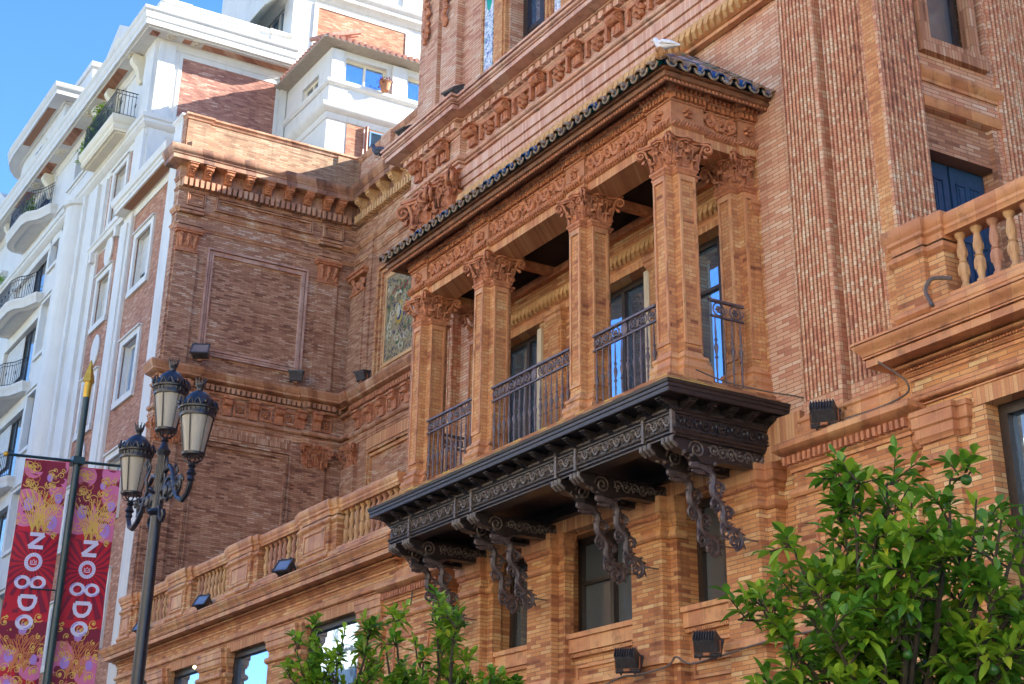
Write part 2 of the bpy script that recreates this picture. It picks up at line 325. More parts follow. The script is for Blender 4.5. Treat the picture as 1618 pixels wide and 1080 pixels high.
def capital(mb, cx, cy, z0, z1, hx, hy, dirs=(0, 1, 2, 3), flare=.1):
    """corinthian capital round a rectangular shaft (half sizes hx, hy); world coordinates"""
    h = z1 - z0
    A = [(Vector((0, -1, 0)), Vector((1, 0, 0)), hx, hy), (Vector((1, 0, 0)), Vector((0, 1, 0)), hy, hx), (Vector((0, 1, 0)), Vector((-1, 0, 0)), hx, hy), (Vector((-1, 0, 0)), Vector((0, -1, 0)), hy, hx)]
    c0 = Vector((cx, cy, 0)); bx, by = hx - .04, hy - .04
    ring = [(bx, by, z0), (bx - .015, by - .015, z0 + h * .3), (bx, by, z0 + h * .65), (bx + flare * .5, by + flare * .5, z0 + h * .86)]
    vs = []; fs = []
    for a, b, z in ring: vs += [(cx - a, cy - b, z), (cx + a, cy - b, z), (cx + a, cy + b, z), (cx - a, cy + b, z)]
    for j in range(3):
        for i in range(4): fs.append((j * 4 + i, j * 4 + (i + 1) % 4, j * 4 + 4 + (i + 1) % 4, j * 4 + 4 + i))
    mb.add(vs, fs)
    for s0, k in ((.92, 0), (1.08, 1)):
        a, b = hx + flare * s0, hy + flare * s0; zz = z0 + h * (.88 + .06 * k)
        poly = [Vector((cx + px * a, cy + py * b)) for px, py in ((-1, -1), (1, -1), (1, 1), (-1, 1))]; pts = []
        for i in range(4):
            p, q = poly[i], poly[(i + 1) % 4]; mid = (p + q) / 2; d = (Vector((cx, cy)) - mid).normalized(); L = (q - p).length
            for t in (.05, .2, .35, .43, .57, .65, .8, .95): dep = flare * .8 * (math.sin(math.pi * t)) * (0.35 if .4 < t < .6 else 1); pts.append(p.lerp(q, t) + d * dep)
        mb.ext_z([tuple(p) for p in pts], zz, zz + h * .062)
    for d in dirs:
        o, s, hw, ho = A[d]; fw = min(hw, .2)
        for k in (-.55, .55): leaf_strip(mb, c0 + o * (ho - .03) + s * (k * hw) + Vector((0, 0, z0)), o, s, h * .36, hw * .95, flare * .62)
        for k in (0,): leaf_strip(mb, c0 + o * (ho - .035) + s * (k * hw) + Vector((0, 0, z0 + h * .12)), o, s, h * .50, hw * .9, flare * .8)
        rosette_w(mb, c0 + o * (ho + flare * .42) + Vector((0, 0, z0 + h * .9)), o, s, h * .12)
        for k in (-1, 1):
            c = c0 + o * (ho + flare * .22) + s * (k * hw * .36); pts = [c + s * k * hw * .25 - o * flare * .2 + Vector((0, 0, z0 + h * .45))]; rad = [h * .02]
            for i in range(15):
                q = i / 14; an = math.pi * (.15 if k > 0 else .85) + k * q * 2 * math.pi * 1.25; rr = h * .12 * (1 - q * .85)
                pts.append(c + s * rr * math.cos(an) + Vector((0, 0, z0 + h * .74 + rr * math.sin(an)))); rad.append(h * .032 * (1 - .4 * q))
            mb.tube(pts, rad, 5)
    for sx in (-1, 1):
        for sy in (-1, 1):
            if (0 in dirs and sy < 0) or (1 in dirs and sx > 0) or (2 in dirs and sy > 0) or (3 in dirs and sx < 0):
                dd = Vector((sx, sy, 0)).normalized(); c = Vector((cx + sx * (hx + flare * .66), cy + sy * (hy + flare * .66), z0 + h * .72))
                for off in (-1, 1):
                    sd = Vector((-dd.y, dd.x, 0)) * off * h * .055; pts = [c - dd * h * .26 + Vector((0, 0, -h * .34)) + sd * .5, c - dd * h * .2 + Vector((0, 0, -h * .08)) + sd]; rad = [h * .02, h * .035]
                    for i in range(18):
                        q = i / 17; an = math.pi * .8 - q * 2 * math.pi * 1.5; rr = h * .165 * (1 - q * .88)
                        pts.append(c + sd + dd * rr * math.cos(an) + Vector((0, 0, rr * math.sin(an)))); rad.append(h * .042 * (1 - .4 * q))
                    mb.tube(pts, rad, 6)
                leaf_strip(mb, (cx + sx * (hx - .02), cy + sy * (hy - .02), z0 + h * .1), dd, Vector((-dd.y, dd.x, 0)), h * .48, h * .42, flare * .8)
                mb.ball(c + dd * h * .02, h * .05, h * .05, h * .05, 6, 4)
def rosette_w(mb, p, o, s, r):
    p, o, s = Vector(p), Vector(o), Vector(s)
    for k in range(6): a = k * 1.047; mb.ball(p + s * .6 * r * math.cos(a) + Vector((0, 0, .6 * r * math.sin(a))), r * .36, r * .36, r * .36, 6, 4)
    mb.ball(p + o * r * .3, r * .3, r * .3, r * .3, 6, 4)
def scroll_bracket(mb, u, w, z0, z1, n0, n1):  # ornate console: S profile extruded across u, with acanthus lumps
    h = z1 - z0; d = n1 - n0
    prof = [(n0, z1), (n1, z1), (n1 + d * .04, z1 - h * .12), (n1 - d * .02, z1 - h * .3), (n1 - d * .22, z1 - h * .42), (n1 - d * .42, z1 - h * .5), (n0 + d * .42, z0 + h * .28), (n0 + d * .34, z0 + h * .1), (n0 + d * .14, z0), (n0, z0)]
    mb.ext_u(prof, u - w / 2, u + w / 2)
    mb.box(u - w * .62, u + w * .62, n0, n1 + d * .12, z1, z1 + h * .1)
    for s in (-1, 1):
        mb.tube([(u + s * w * .52, a[1], a[2]) for a in spir_n(n1 - d * .2, z1 - h * .2, h * .17, 1.5)], h * .035, 5)
        mb.tube([(u + s * w * .52, a[1], a[2]) for a in spir_n(n0 + d * .2, z0 + h * .18, h * .13, 1.3)], h * .035, 5)
    for i in range(5):
        q = i / 4; mb.ball((u, n1 - d * (.0 + .72 * q), z1 - h * (.25 + .6 * q)), w * .42, d * .1, h * .09, 6, 4)
def spir_n(cn, cz, r, turns, k=12):
    return [(0, cn + r * (1 - i / k * .85) * math.cos(i / k * turns * 6.283), cz + r * (1 - i / k * .85) * math.sin(i / k * turns * 6.283)) for i in range(k + 1)]
def stack(mem, back):      # moulding profile from members (kind, z0, z1, out0, out1) parted by shadow joints
    p = [(back, mem[0][1])]; n = len(mem)
    for i, (k, z0, z1, a, b) in enumerate(mem):
        h = z1 - z0 - (.012 if i < n - 1 else 0); t = z0 + h
        if k == 'f': p += [(a, z0), (b, t)]
        elif k == 't': p += [(a, z0)] + [(a + (b - a) * math.sin(math.pi * q / 8), z0 + h * (1 - math.cos(math.pi * q / 8)) / 2) for q in range(1, 8)] + [(a, t)]
        elif k == 'c': p += [(a + (b - a) * (q / 6 - math.sin(2 * math.pi * q / 6) / 9), z0 + h * q / 6) for q in range(7)]
        elif k == 'v': p += [(a + (b - a) * (1 - math.cos(math.pi / 2 * q / 5)), z0 + h * math.sin(math.pi / 2 * q / 5)) for q in range(6)]
        if i < n - 1: m = min(p[-1][0], mem[i + 1][3]) - .022; p += [(m, t), (m, t + .012)]
    return p + [(back, mem[-1][2] + .02)]
def wallgrid(mb, u0, u1, z0, z1, holes, depth, n=0.0):   # wall face at n with rectangular holes and reveals
    us = sorted({u0, u1, *[c for h in holes for c in h[:2] if u0 < c < u1]}); zs = sorted({z0, z1, *[c for h in holes for c in h[2:] if z0 < c < z1]})
    for i in range(len(us) - 1):
        for j in range(len(zs) - 1):
            a, b, c, d = us[i], us[i + 1], zs[j], zs[j + 1]; mu, mz = (a + b) / 2, (c + d) / 2
            if any(h[0] < mu < h[1] and h[2] < mz < h[3] for h in holes): continue
            mb.quad((a, n, c), (b, n, c), (b, n, d), (a, n, d))
    for a, b, c, d in holes:
        m = n - depth
        mb.quad((a, n, c), (a, m, c), (a, m, d), (a, n, d)); mb.quad((b, n, c), (b, n, d), (b, m, d), (b, m, c))
        mb.quad((a, n, d), (a, m, d), (b, m, d), (b, n, d)); mb.quad((a, n, c), (b, n, c), (b, m, c), (a, m, c))
def window(parent, fr, u0, u1, z0, z1, n, fm, gm, fw=.07, mull=(.5,), trans=(), sub='frame', ft=.07, open_=None):
    f = MB(fr); f.box(u0, u0 + fw, n, n + ft, z0, z1); f.box(u1 - fw, u1, n, n + ft, z0, z1); f.box(u0 + fw, u1 - fw, n, n + ft, z0, z0 + fw); f.box(u0 + fw, u1 - fw, n, n + ft, z1 - fw, z1)
    for q in mull: c = u0 + (u1 - u0) * q; f.box(c - fw * .45, c + fw * .45, n + .005, n + ft * 1.1, z0 + fw, z1 - fw)
    for q in trans: c = z0 + (z1 - z0) * q; f.box(u0 + fw, u1 - fw, n + .008, n + ft * .8, c - fw * .3, c + fw * .3)
    o = f.build('window', fm, parent)
    g = MB(fr); g.box(u0 + fw * .5, u1 - fw * .5, n + .01, n + .022, z0 + fw * .5, z1 - fw * .5); g.build('pane', gm, o)
    return o
def cableline(name, pts, r, label, grp=None):
    c = []
    for i in range(len(pts) - 1):
        p0 = Vector(pts[max(i - 1, 0)]); p1 = Vector(pts[i]); p2 = Vector(pts[i + 1]); p3 = Vector(pts[min(i + 2, len(pts) - 1)])
        for k in range(6):
            t = k / 6; c.append(.5 * ((2 * p1) + (-p0 + p2) * t + (2 * p0 - 5 * p1 + 4 * p2 - p3) * t * t + (-p0 + 3 * p1 - 3 * p2 + p3) * t ** 3))
    c.append(Vector(pts[-1])); return tag(MB().tube(c, r, 6).build(name, M_CABLE), label, 'cable', grp)
# ================================================================== setting
GZ = -1.6
struct(MB().box(-400, 300, -400, 400, GZ - .3, GZ).build('ground', M_PAVE, smooth=0))
struct(MB().box(-300, 200, -9.5, 6.2, GZ + .004, GZ + .006).build('road', M_ASPH, smooth=0))

# ================================================================== brick palace
PAL = thing('brick_palace', 'ornate orange brick palace with a columned roofed balcony, fluted pilasters and balustraded terraces', 'building', (-19.6, 13.3, GZ))
P = PAL
XC = -19.6
def mir(x): return 2 * XC - x
# ---- tower wall (street face) with openings
holes = []
for a, b in ((-22.75, -21.5), (-20.7, -18.5), (-17.7, -16.45)): holes.append((a, b, 4.12, 5.62))
for a, b in ((-23.0, -21.55), (-20.32, -18.45), (-17.65, -16.2)): holes.append((a, b, 6.7, 9.42))
wallF = MB(FY(13.3)); wallgrid(wallF, -26.1, -12.95, GZ, 6.2, holes[:3], .38); wallgrid(wallF, -23.5, -15.7, 6.2, 10.4, holes[3:], .38); wallF.build('wall', B_MAIN, P, 0)
wallF = MB(FY(13.3)); wallgrid(wallF, -26.1, -23.5, 6.2, 10.4, [], .3); wallgrid(wallF, -15.7, -12.95, 6.2, 10.4, [], .3); wallgrid(wallF, -26.1, -12.95, 10.4, 14.75, [], .3); wallF.build('wall', B_SKYLIT, P, 0)
core = MB(); core.box(-26.0, -13.45, 13.75, 24, GZ, 25.9); core.build('inner_mass', M_DARK, P, 0)
up = MB(FY(13.3)); wallgrid(up, -26.2, -12.95, 14.75, 26, [(-22.72, -21.3, 15.0, 19.5), (-20.3, -18.9, 15.0, 19.5)], .5); up.build('upper_wall', B_SKYLIT, P, 0)
sidew = MB(DX(-12.95))
wallgrid(sidew, 13.3, 24, 5.5, 26, [(13.75, 15.05, 6.6, 9.85), (13.75, 15.05, 10.9, 14.2), (15.95, 17.3, 6.6, 9.85), (15.95, 17.3, 10.9, 14.2)], .45); sidew.build('side_wall', B_SKYLIT, P, 0)
# left (hidden) side closes the mass
MB().box(-26.12, -25.9, 13.31, 24, GZ, 26).build('rear_wall', B_SKYLIT, P, 0)

# ---- reeded pilasters
def reeded(fr, u0, u1, n0, n1, z0, z1, k, name='fluted_pilaster', mat=None, base=True, m=.07):
    mb = MB(fr); pr = [(u0, n0), (u0, n1 - .012), (u0 + m * .5, n1)]
    w = (u1 - u0 - m) / k
    for i in range(k):
        a = u0 + m * .5 + i * w; e = w * .16
        pr += [(a + w * .08, n1), (a + w * .12, n1 - .055), (a + w * .46, n1 - .055), (a + w * .50, n1 - .008), (a + w * .74, n1 + .012)]
    pr += [(u1 - m * .5, n1), (u1, n1 - .012), (u1, n0)]
    mb.ext_z(pr, z0 + .22, z1)
    mb.box(u0, u1, n0, n1 - .002, z0, z0 + .22)
    o = mb.build(name, mat or B_HEAD, P, 20)
    return o
for s in (0, 1):
    prs = [(-14.87, -14.15), (-14.0, -13.22)]
    for a, b in prs:
        if s: a, b = mir(b), mir(a)
        reeded(FY(13.3), a, b, 0, .2, 6.05, 12.35, 9)
    # attic base of the pilasters
    seg = [(-14.87, -14.15), (-14.0, -13.22)]
    for a, b in seg:
        if s: a, b = mir(b), mir(a)
        mb = MB(); path = [(a, 13.3), (a, 13.1), (b, 13.1), (b, 13.3)]
        mb.sweep(path, [(-.05, 5.72), (.10, 5.72), (.10, 5.83), (.085, 5.84), (.10, 5.88), (.09, 5.93), (.05, 5.95), (.05, 5.98), (.075, 6.0), (.07, 6.04), (.02, 6.07), (0, 6.1), (-.05, 6.1)])
        mb.build('pilaster_base', M_MOULD, P)
a, b = -12.95, -12.95
# corner strips and the reeded strips of the side face
reeded(DX(-12.95), 13.04, 13.72, 0, .06, 6.2, 16, 8, mat=B_HEAD)
reeded(DX(-12.95), 15.1, 15.9, 0, .06, 6.2, 16, 9, mat=B_HEAD)
MB().box(-13.16, -12.951, 13.04, 13.3, 5.4, 14.6).build('corner_strip', B_SMALL, P, 0)
# side bays: sunk windows with brick aprons
for k, y in enumerate((13.75, 15.95)):
    m = MB(DX(-12.95)); m.box(y, y + 1.3, -.34, -.1, 9.3, 9.86); m.box(y + 1.22, y + 1.3, -.1, -.02, 6.6, 9.86); m.box(y, y + 1.3, -.2, 0.0, 9.9, 10.9) if 0 else None
    m.build('lintel_panel', B_RED, P, 0)
    m = MB(); m.sweep([(-12.95, y), (-12.95, y + 1.42)], [(-.05, 9.86), (.02, 9.86), (.05, 9.92), (.05, 9.99), (0, 10.0), (-.05, 10.0)]); m.build('side_cornice', M_MOULD, P); m = MB()
    m.sweep([(-12.95, y), (-12.95, y + 1.42)], [(-.05, 10.22), (.03, 10.22), (.03, 10.27), (.06, 10.3), (.09, 10.36), (.06, 10.44), (0, 10.46), (-.05, 10.46)])
    m.build('side_cornice', M_MOULD, P)
    m = MB(DX(-12.95)); m.box(y + .02, y + 1.2, -.2, .1, 10.66, 10.88); m.box(y + .02, y + .18, -.2, .1, 10.88, 13); m.box(y + 1.08, y + 1.2, -.2, -.02, 10.88, 13); m.build('window_surround', B_SOLDR, P, 0)
    w1 = MB(DX(-12.95)); y0, y1 = y + .18, y + 1.06
    window(P, DX(-12.95), y0, y1, 10.9, 13, -.3, M_FRAME, M_GLASSD, .08, ())
    # shutters
    sh = MB(DX(-12.95)); sh.box(y, y + 1.3, -.42, -.36, 6.6, 9.7)
    o = sh.build('blue_shutter', M_BLUE, P, 0)
    for j in range(2):
        a0 = y + .03 + j * .64; mb = MB(DX(-12.95)); mb.box(a0, a0 + .6, -.36, -.32, 6.65, 9.28)
        for (c0, c1, e0, e1) in ((.08, .25, 8.4, 9.05), (.33, .5, 8.2, 9.05), (.08, .25, 7.5, 8.25), (.33, .5, 7.3, 8.05), (.08, .25, 6.8, 7.35), (.33, .5, 6.8, 7.15)):
            mb.box(a0 + c0, a0 + c0 + .02, -.32, -.3, e0, e1); mb.box(a0 + c1 - .02, a0 + c1, -.32, -.3, e0, e1); mb.box(a0 + c0, a0 + c1, -.32, -.3, e1 - .02, e1); mb.box(a0 + c0, a0 + c1, -.32, -.3, e0, e0 + .02); mb.box(a0 + c0 + .05, a0 + c1 - .05, -.32, -.305, e0 + .06, e1 - .06)
        mb.build('leaf', M_BLUE, o, 0)

# ---- pedestal of the fluted pilasters (both sides) with dentil cornice
for s in (0, 1):
    path = [(-15.0, 13.3), (-15.0, 12.98), (-12.97, 12.98), (-12.97, 13.6)]
    if s: path = [(mir(x), y) for x, y in path][::-1]
    mb = MB(); mb.sweep(path, [(-.4, GZ), (0, GZ), (0, 5.42), (-.4, 5.42)]); mb.build('pedestal', B_MAIN, P, 0)
    mb = MB(); mb.sweep(path, [(-.35, 5.36), (.03, 5.36), (.03, 5.4), (.06, 5.42), (.06, 5.56), (.12, 5.58), (.19, 5.64), (.19, 5.7), (.14, 5.74), (-.35, 5.74)])
    mb.build('pedestal_cornice', M_MOULD, P); mb = MB(); mb.sweep(path, [(-.2, 5.04), (.03, 5.05), (.055, 5.085), (.055, 5.12), (.03, 5.15), (-.2, 5.16)]); mb.build('pedestal_ring', M_MOULD, P); mb = MB(); mb.sweep(path, [(-.2, 3.42), (.06, 3.42), (.06, 3.46), (.03, 3.52), (-.2, 3.53)])
    mb.build('pedestal_base', M_MOULD, P)
    x0, x1 = min(path[1][0], path[2][0]), max(path[1][0], path[2][0])
    mb = MB(FY(12.98)); dents(mb, x0 - .06, x1 + .04, 5.44, 5.545, .055, .13, .05, .045); mb.build('dentils', M_TERRA, P, 0)
    mb = MB(FY(12.98)); x0 += .35; x1 -= .35
    for (a0, a1, c0, c1) in ((x0, x1, 4.7, 4.74), (x0, x1, 3.7, 3.74), (x0, x0 + .04, 3.74, 4.7), (x1 - .04, x1, 3.74, 4.7)): mb.box(a0, a1, -.01, .025, c0, c1)
    mb.build('panel_moulding', M_TERRA, P, 0)

# ---- ground-floor bays under the balcony: four piers, windows, sills
piers = [(-23.55, -22.85), (-21.38, -20.68), (-18.57, -17.84), (-16.44, -15.74)]
for a, b in piers:
    mb = MB(); path = [(a - .16, 13.3), (a - .16, 13.14), (a, 13.14), (a, 13.0), (b, 13.0), (b, 13.14), (b + .16, 13.14), (b + .16, 13.3)]
    mb.sweep(path, [(-.1, GZ), (0, GZ), (0, 5.42), (-.1, 5.42)]); mb.build('pier', B_MAIN, P, 0)
    mb = MB()
    mb.sweep(path, [(-.1, 5.3), (.01, 5.3), (.01, 5.33), (.035, 5.35), (.035, 5.40), (.07, 5.43), (.07, 5.55), (.085, 5.56), (.085, 5.64), (-.1, 5.64)]); mb.build('pier_capital', M_MOULD, P); mb = MB()
    mb.sweep(path, [(-.1, 5.06), (.03, 5.07), (.06, 5.1), (.06, 5.15), (.03, 5.18), (-.1, 5.19)]); mb.build('pier_ring', M_MOULD, P); mb = MB()
    mb.sweep(path, [(-.1, 3.4), (.055, 3.4), (.055, 3.45), (.02, 3.5), (-.1, 3.51)])
    mb.build('pier_base', M_MOULD, P)
    mb = MB(FY(13.0)); dents(mb, a - .02, b + .02, 5.345, 5.385, .03, .055, .03, .02); mb.build('dentils', M_TERRA, P, 0)
lint = MB(FY(13.3)); lint.box(-24.0, -15.0, -.02, .2, 5.64, 5.86); lint.box(-24.0, -15.0, -.02, .17, 5.86, 6.2); lint.build('lintel', B_SOLD, P, 0)
for a, b in ((-22.69, -21.54), (-20.52, -18.73), (-17.68, -16.6)):
    mb = MB(FY(13.3)); mb.box(a + .002, b - .002, 0, .1, 3.86, 4.06); mb.box(a + .002, b - .002, 0, .14, 4.06, 4.13); dents(mb, a + .01, b - .01, 3.8, 3.85, 0, .07, .03, .015); mb.box(a + .002, b - .002, 0, .05, 3.85, 3.86)
    for (a0, a1, c0, c1) in ((a + .1, b - .1, 3.64, 3.68), (a + .1, b - .1, 3.2, 3.24), (a + .1, a + .14, 3.24, 3.64), (b - .14, b - .1, 3.24, 3.64)): mb.box(a0, a1, 0, .03, c0, c1)
    mb.build('sill', M_MOULD, P, 0)
    mb = MB(FY(13.3)); mb.box(a + .002, b - .002, 0, .05, 3.4, 3.47); mb.build('string_course', M_MOULD, P, 0)
for a, b, m in ((-22.75, -21.5, ()), (-20.7, -18.5, (.42,)), (-17.7, -16.45, (.5,))):
    window(P, FY(13.3), a, b, 4.12, 5.62, -.3, M_FRAME, M_GLASSD, .1, m or (.5,), (.55,), ft=.1)

# ---- tower entablature
T = [(-26.15, 15), (-26.15, 13.02), (-24.1, 13.02), (-24.1, 13.16), (mir(-24.1), 13.16), (mir(-24.1), 13.02), (-12.93, 13.02), (-12.93, 24)]
TC = [(-24.22, 13.3), (-24.22, 13.2), (mir(-24.22), 13.2), (mir(-24.22), 13.3)]
def tb(path, mem, name, mat, back=-.2, sm=30): m_ = MB(); m_.sweep(path, stack(mem, back)); return m_.build(name, mat, P, sm)
tb(TC, [('f', 12.88, 13.04, 0, 0), ('f', 13.04, 13.20, .04, .04), ('f', 13.20, 13.38, .075, .075)], 'architrave', B_SOLDP, -.08)
tb(T, [('f', 13.38, 13.47, -.02, -.02), ('f', 13.47, 13.51, .03, .05), ('t', 13.51, 13.61, .03, .10), ('f', 13.61, 13.68, .0, .0)], 'astragal', M_MOULDP)
tb(T, [('f', 13.68, 14.09, .0, .0)], 'frieze', B_SKYLIT)
tb(T, [('c', 14.09, 14.16, .03, .09), ('f', 14.16, 14.31, .06, .06), ('t', 14.31, 14.36, .14, .19), ('f', 14.36, 14.46, .42, .42), ('f', 14.46, 14.49, .45, .45), ('t', 14.49, 14.60, .40, .49), ('f', 14.60, 14.64, .50, .51)], 'main_cornice', M_MOULDP)
tb(TC, [('f', 12.46, 12.53, .03, .03), ('t', 12.53, 12.83, .01, .13), ('f', 12.83, 12.88, .04, .04)], 'rounded_band', M_MOULD, -.08)
mb = MB(FY(13.2)); rope(mb, -24.15, mir(-24.15), 12.68, .075, .1, .15); mb.build('rope_carving', M_TERRA2, P)
mb = MB(FY(13.16)); dents(mb, -24.0, mir(-24.0), 14.165, 14.295, .06, .17, .15, .075); dents(mb, -26.2, -24.05, 14.165, 14.295, .2, .31, .15, .075); mb.build('dentils', B_SOLDP, P, 0)
cx_ = [-25.72, -24.6] + [-23.72 + i * 1.23 for i in range(8)]
for i, x in enumerate(cx_):
    n = .16 if x < -24.1 else .02
    mb = MB(FY(13.16)); w = .24
    mb.box(x - w / 2, x + w / 2, n, n + .075, 13.69, 13.92)
    for k in (-1, 1): mb.box(x + k * w * .22 - .022, x + k * w * .22 + .022, n + .075, n + .09, 13.72, 13.85)
    m2 = MB(); m2.lathe([(.10, -w * .56), (.105, -w * .3), (.09, 0), (.105, w * .3), (.10, w * .56)], (x, 13.16 - n - .12, 13.965), 14, 'x'); mb.add([(v[0], 13.16 - v[1], v[2]) for v in m2.v], m2.f)
    for k in (-1, 1): mb.tube([(x + k * w * .58, a1, a2) for _, a1, a2 in spir_n(n + .12, 13.965, .09, 1.5)], .018, 5)
    for k in range(6): mb.ball((x + (k - 2.5) * .036, n + .215, 13.95 + .02 * (k % 2)), .02, .02, .05, 5, 4)
    mb.box(x - w * .66, x + w * .66, n, n + .25, 14.06, 14.095)
    mb.build('console', M_TERRA, P, 30)
for i, x in enumerate([-25.16] + [c + .61 for c in cx_[2:-1]]):
    n = .16 if x < -24.1 else .02
    mb = MB(FY(13.16))
    for (a0, a1, c0, c1) in ((-.34, .34, 13.98, 14.04), (-.34, -.27, 13.70, 13.98), (.27, .34, 13.70, 13.98)): mb.box(x + a0, x + a1, n, n + .07, c0, c1)
    rosette(mb, x, 13.83, n, .17, 6, .08); mb.build('frieze_rosette', M_TERRA, P)
# small roundels on the left pilaster break
# ---- big corinthian capitals above the left pilasters (and mirrored)
for s in (0, 1):
    for a, b in ((-25.98, -25.2), (-25.05, -24.33)):
        if s: a, b = mir(b), mir(a)
        mb = MB(); capital(mb, (a + b) / 2, 13.24, 12.38, 13.38, (b - a) / 2, .2, (0, 1, 3), .24); mb.box(a - .03, b + .03, 13.02, 13.3, 12.33, 12.39); 
        if not s: mb.build('pilaster_capital', M_TERRA, P)

# ---- upper storey pilasters, tile strips, garlands, window
for a, b in ((-26.25, -25.45), (-25.27, -24.6), (-14.6, -13.9), (-13.75, -12.97)):
    MB(FY(13.3)).box(a, b, 0, .16, 14.6, 26).build('upper_pilaster', B_SKYLIT, P, 0)
def tilemat(name, base, spots, scale):
    m, t, b = newmat(name); g = N(t, 'ShaderNodeNewGeometry'); v = N(t, 'ShaderNodeTexVoronoi'); v.inputs['Scale'].default_value = scale; v.inputs['Randomness'].default_value = 1
    nz = N(t, 'ShaderNodeTexNoise'); nz.inputs['Scale'].default_value = scale * .6; t.links.new(g.outputs['Position'], nz.inputs['Vector'])
    mp = mix(t, .25, g.outputs['Position'], nz.outputs['Color'], 'ADD'); t.links.new(mp, v.inputs['Vector'])
    c = ramp(t, v.outputs['Distance'], spots, 'CONSTANT')
    sep = N(t, 'ShaderNodeSeparateColor'); t.links.new(v.outputs['Color'], sep.inputs[0])
    c2 = ramp(t, sep.outputs[0], [(0, base[0]), (.3, base[1]), (.5, base[2]), (.62, base[3]), (.8, base[0])], 'CONSTANT')
    col = mix(t, .5, c, c2); t.links.new(col, b.inputs['Base Color']); b.inputs['Roughness'].default_value = .2; return m
M_TILEB = tilemat('blue white tiles', [(.75, .76, .74), (.05, .09, .30), (.7, .7, .66), (.1, .35, .3)], [(0, (.8, .8, .78)), (.38, (.06, .08, .3)), (.55, (.8, .8, .78))], 16)
for a, b in ((-23.68, -23.34), (-21.06, -20.86), (-18.3, -18.0)):
    MB(FY(13.3)).box(a, b, .0, .03, 14.66, 20).build('tile_strip', M_TILEB, P, 0)
    MB(FY(13.3)).box(a - .08, a - .01, 0, .06, 14.66, 20).build('tile_border', B_MAIN, P, 0)
for zc in (16.95,):
    MB(FY(13.3)).ball((-23.5, .03, zc), .1, .03, .26, 12, 8).build('tile_oval', plain('green glaze', (.02, .35, .22), (.01, .25, .15), rough=.15), P)
for a, b in ((-23.2, -22.75), (-21.3, -21.1), (-20.75, -20.35)):
    mb = MB(FY(13.3)); mb.box(a, b, 0, .09, 14.66, 20); mb.box(a + .12, b - .06, .09, .13, 14.66, 20); mb.build('window_jamb', B_SMALL, P, 0)
window(P, FY(13.3), -22.72, -21.3, 15.0, 19.5, -.42, M_FRAME, M_GLASSB, .16, (.5,), (.19, .45, .7), ft=.12)
window(P, FY(13.3), -20.3, -18.9, 15.0, 19.5, -.42, M_FRAME, M_GLASSB, .16, (.5,), (.19, .45, .7), ft=.12)
for x, zt, zb, wd in ((-25.86, 18.9, 17.1, .2), (-25.0, 18.9, 17.1, .16)):
    mb = MB(FY(13.14)); k = 46
    for i in range(k):
        q = i / (k - 1); z = zt - (zt - zb) * q; ww = wd * (1 - .65 * q) * (1 + .3 * math.sin(i * 1.3))
        mb.ball((x + (rnd() * 2 - 1) * ww, .05 + .05 * rnd(), z), .055 + .035 * rnd(), .05, .05 + .03 * rnd(), 6, 4)
    for s in (-1, 1): mb.tube([(x + s * wd * 1.2 + a * .6, .1 + b * 0, zt - .5 + c * .6) for a, b, c in [(p[1], 0, p[2]) for p in spir_n(0, 0, .18, 1.5)]], .03, 5)
    mb.build('garland', M_TERRA, P)
# ================================================================== the columned balcony (parts of the palace)
LX0, LX1 = -23.55, -15.65
colx = [-23.2, -21.035, -18.165, -16.03]; CY = 12.085
def lpath(out=0): return [(LX0 - out, 13.3), (LX0 - out, 11.65 - out), (LX1 + out, 11.65 - out), (LX1 + out, 13.3)]
# dark wooden entablature under the floor
mb = MB(); pth = lpath()
mb.sweep(pth, [(-.25, 5.78), (-.01, 5.78), (-.01, 5.80), (.02, 5.82), (.02, 5.84), (.035, 5.86), (.035, 5.885), (0, 5.9), (0, 6.06), (.02, 6.07), (.02, 6.09), (.045, 6.11), (.045, 6.14), (.01, 6.16), (-.02, 6.17), (-.02, 6.24), (-.25, 6.24)])
mb.sweep(pth, [(-.25, 6.24), (.26, 6.24), (.27, 6.25), (.27, 6.30), (.285, 6.31), (.285, 6.35), (.30, 6.36), (.31, 6.40), (-.25, 6.42)])
ENT = mb.build('timber_cornice', M_WOOD, P)
mb = MB(FY(11.65))
segs = [(LX0 + .03, -22.85), (-22.8, -21.3), (-21.25, -20.8), (-20.75, -18.4), (-18.35, -17.9), (-17.85, -16.3), (-16.25, LX1 - .03)]
for a, b in segs:
    rinceau(mb, a + .02, b - .02, 5.905, 6.055, 0, .016)
    mb.box(b + .0, b + .05, -.01, .045, 5.8, 6.15)
mb.build('carved_frieze', M_WOODG, P)
mb = MB(DX(LX1)); rinceau(mb, 11.7, 13.2, 5.905, 6.055, 0, .016); mb.build('carved_frieze', M_WOOD, P)
mb = MB(FY(11.65))
for z, r in ((6.125, .014), (5.872, .012)): beads(mb, LX0, LX1, z, .04, r, .036)
mb.build('bead_moulding', M_WOODG, P)
mb = MB(DX(LX1))
for z, r in ((6.125, .014), (5.872, .012)): beads(mb, 11.65, 13.25, z, .04, r, .036)
mb.build('bead_moulding', M_WOOD, P)
k = 19
for i in range(k):                         # small scrolled modillions
    x = LX0 + .02 + (LX1 - LX0 - .04) * i / (k - 1)
    mb = MB(FY(11.65)); scroll_bracket(mb, x, .1, 6.1, 6.215, -.02, .2); mb.build('modillion', M_WOOD, P, 30)
for i in range(5):
    mb = MB(DX(LX1)); scroll_bracket(mb, 11.8 + i * .33, .1, 6.1, 6.215, -.02, .2); mb.build('modillion', M_WOOD, P, 30)
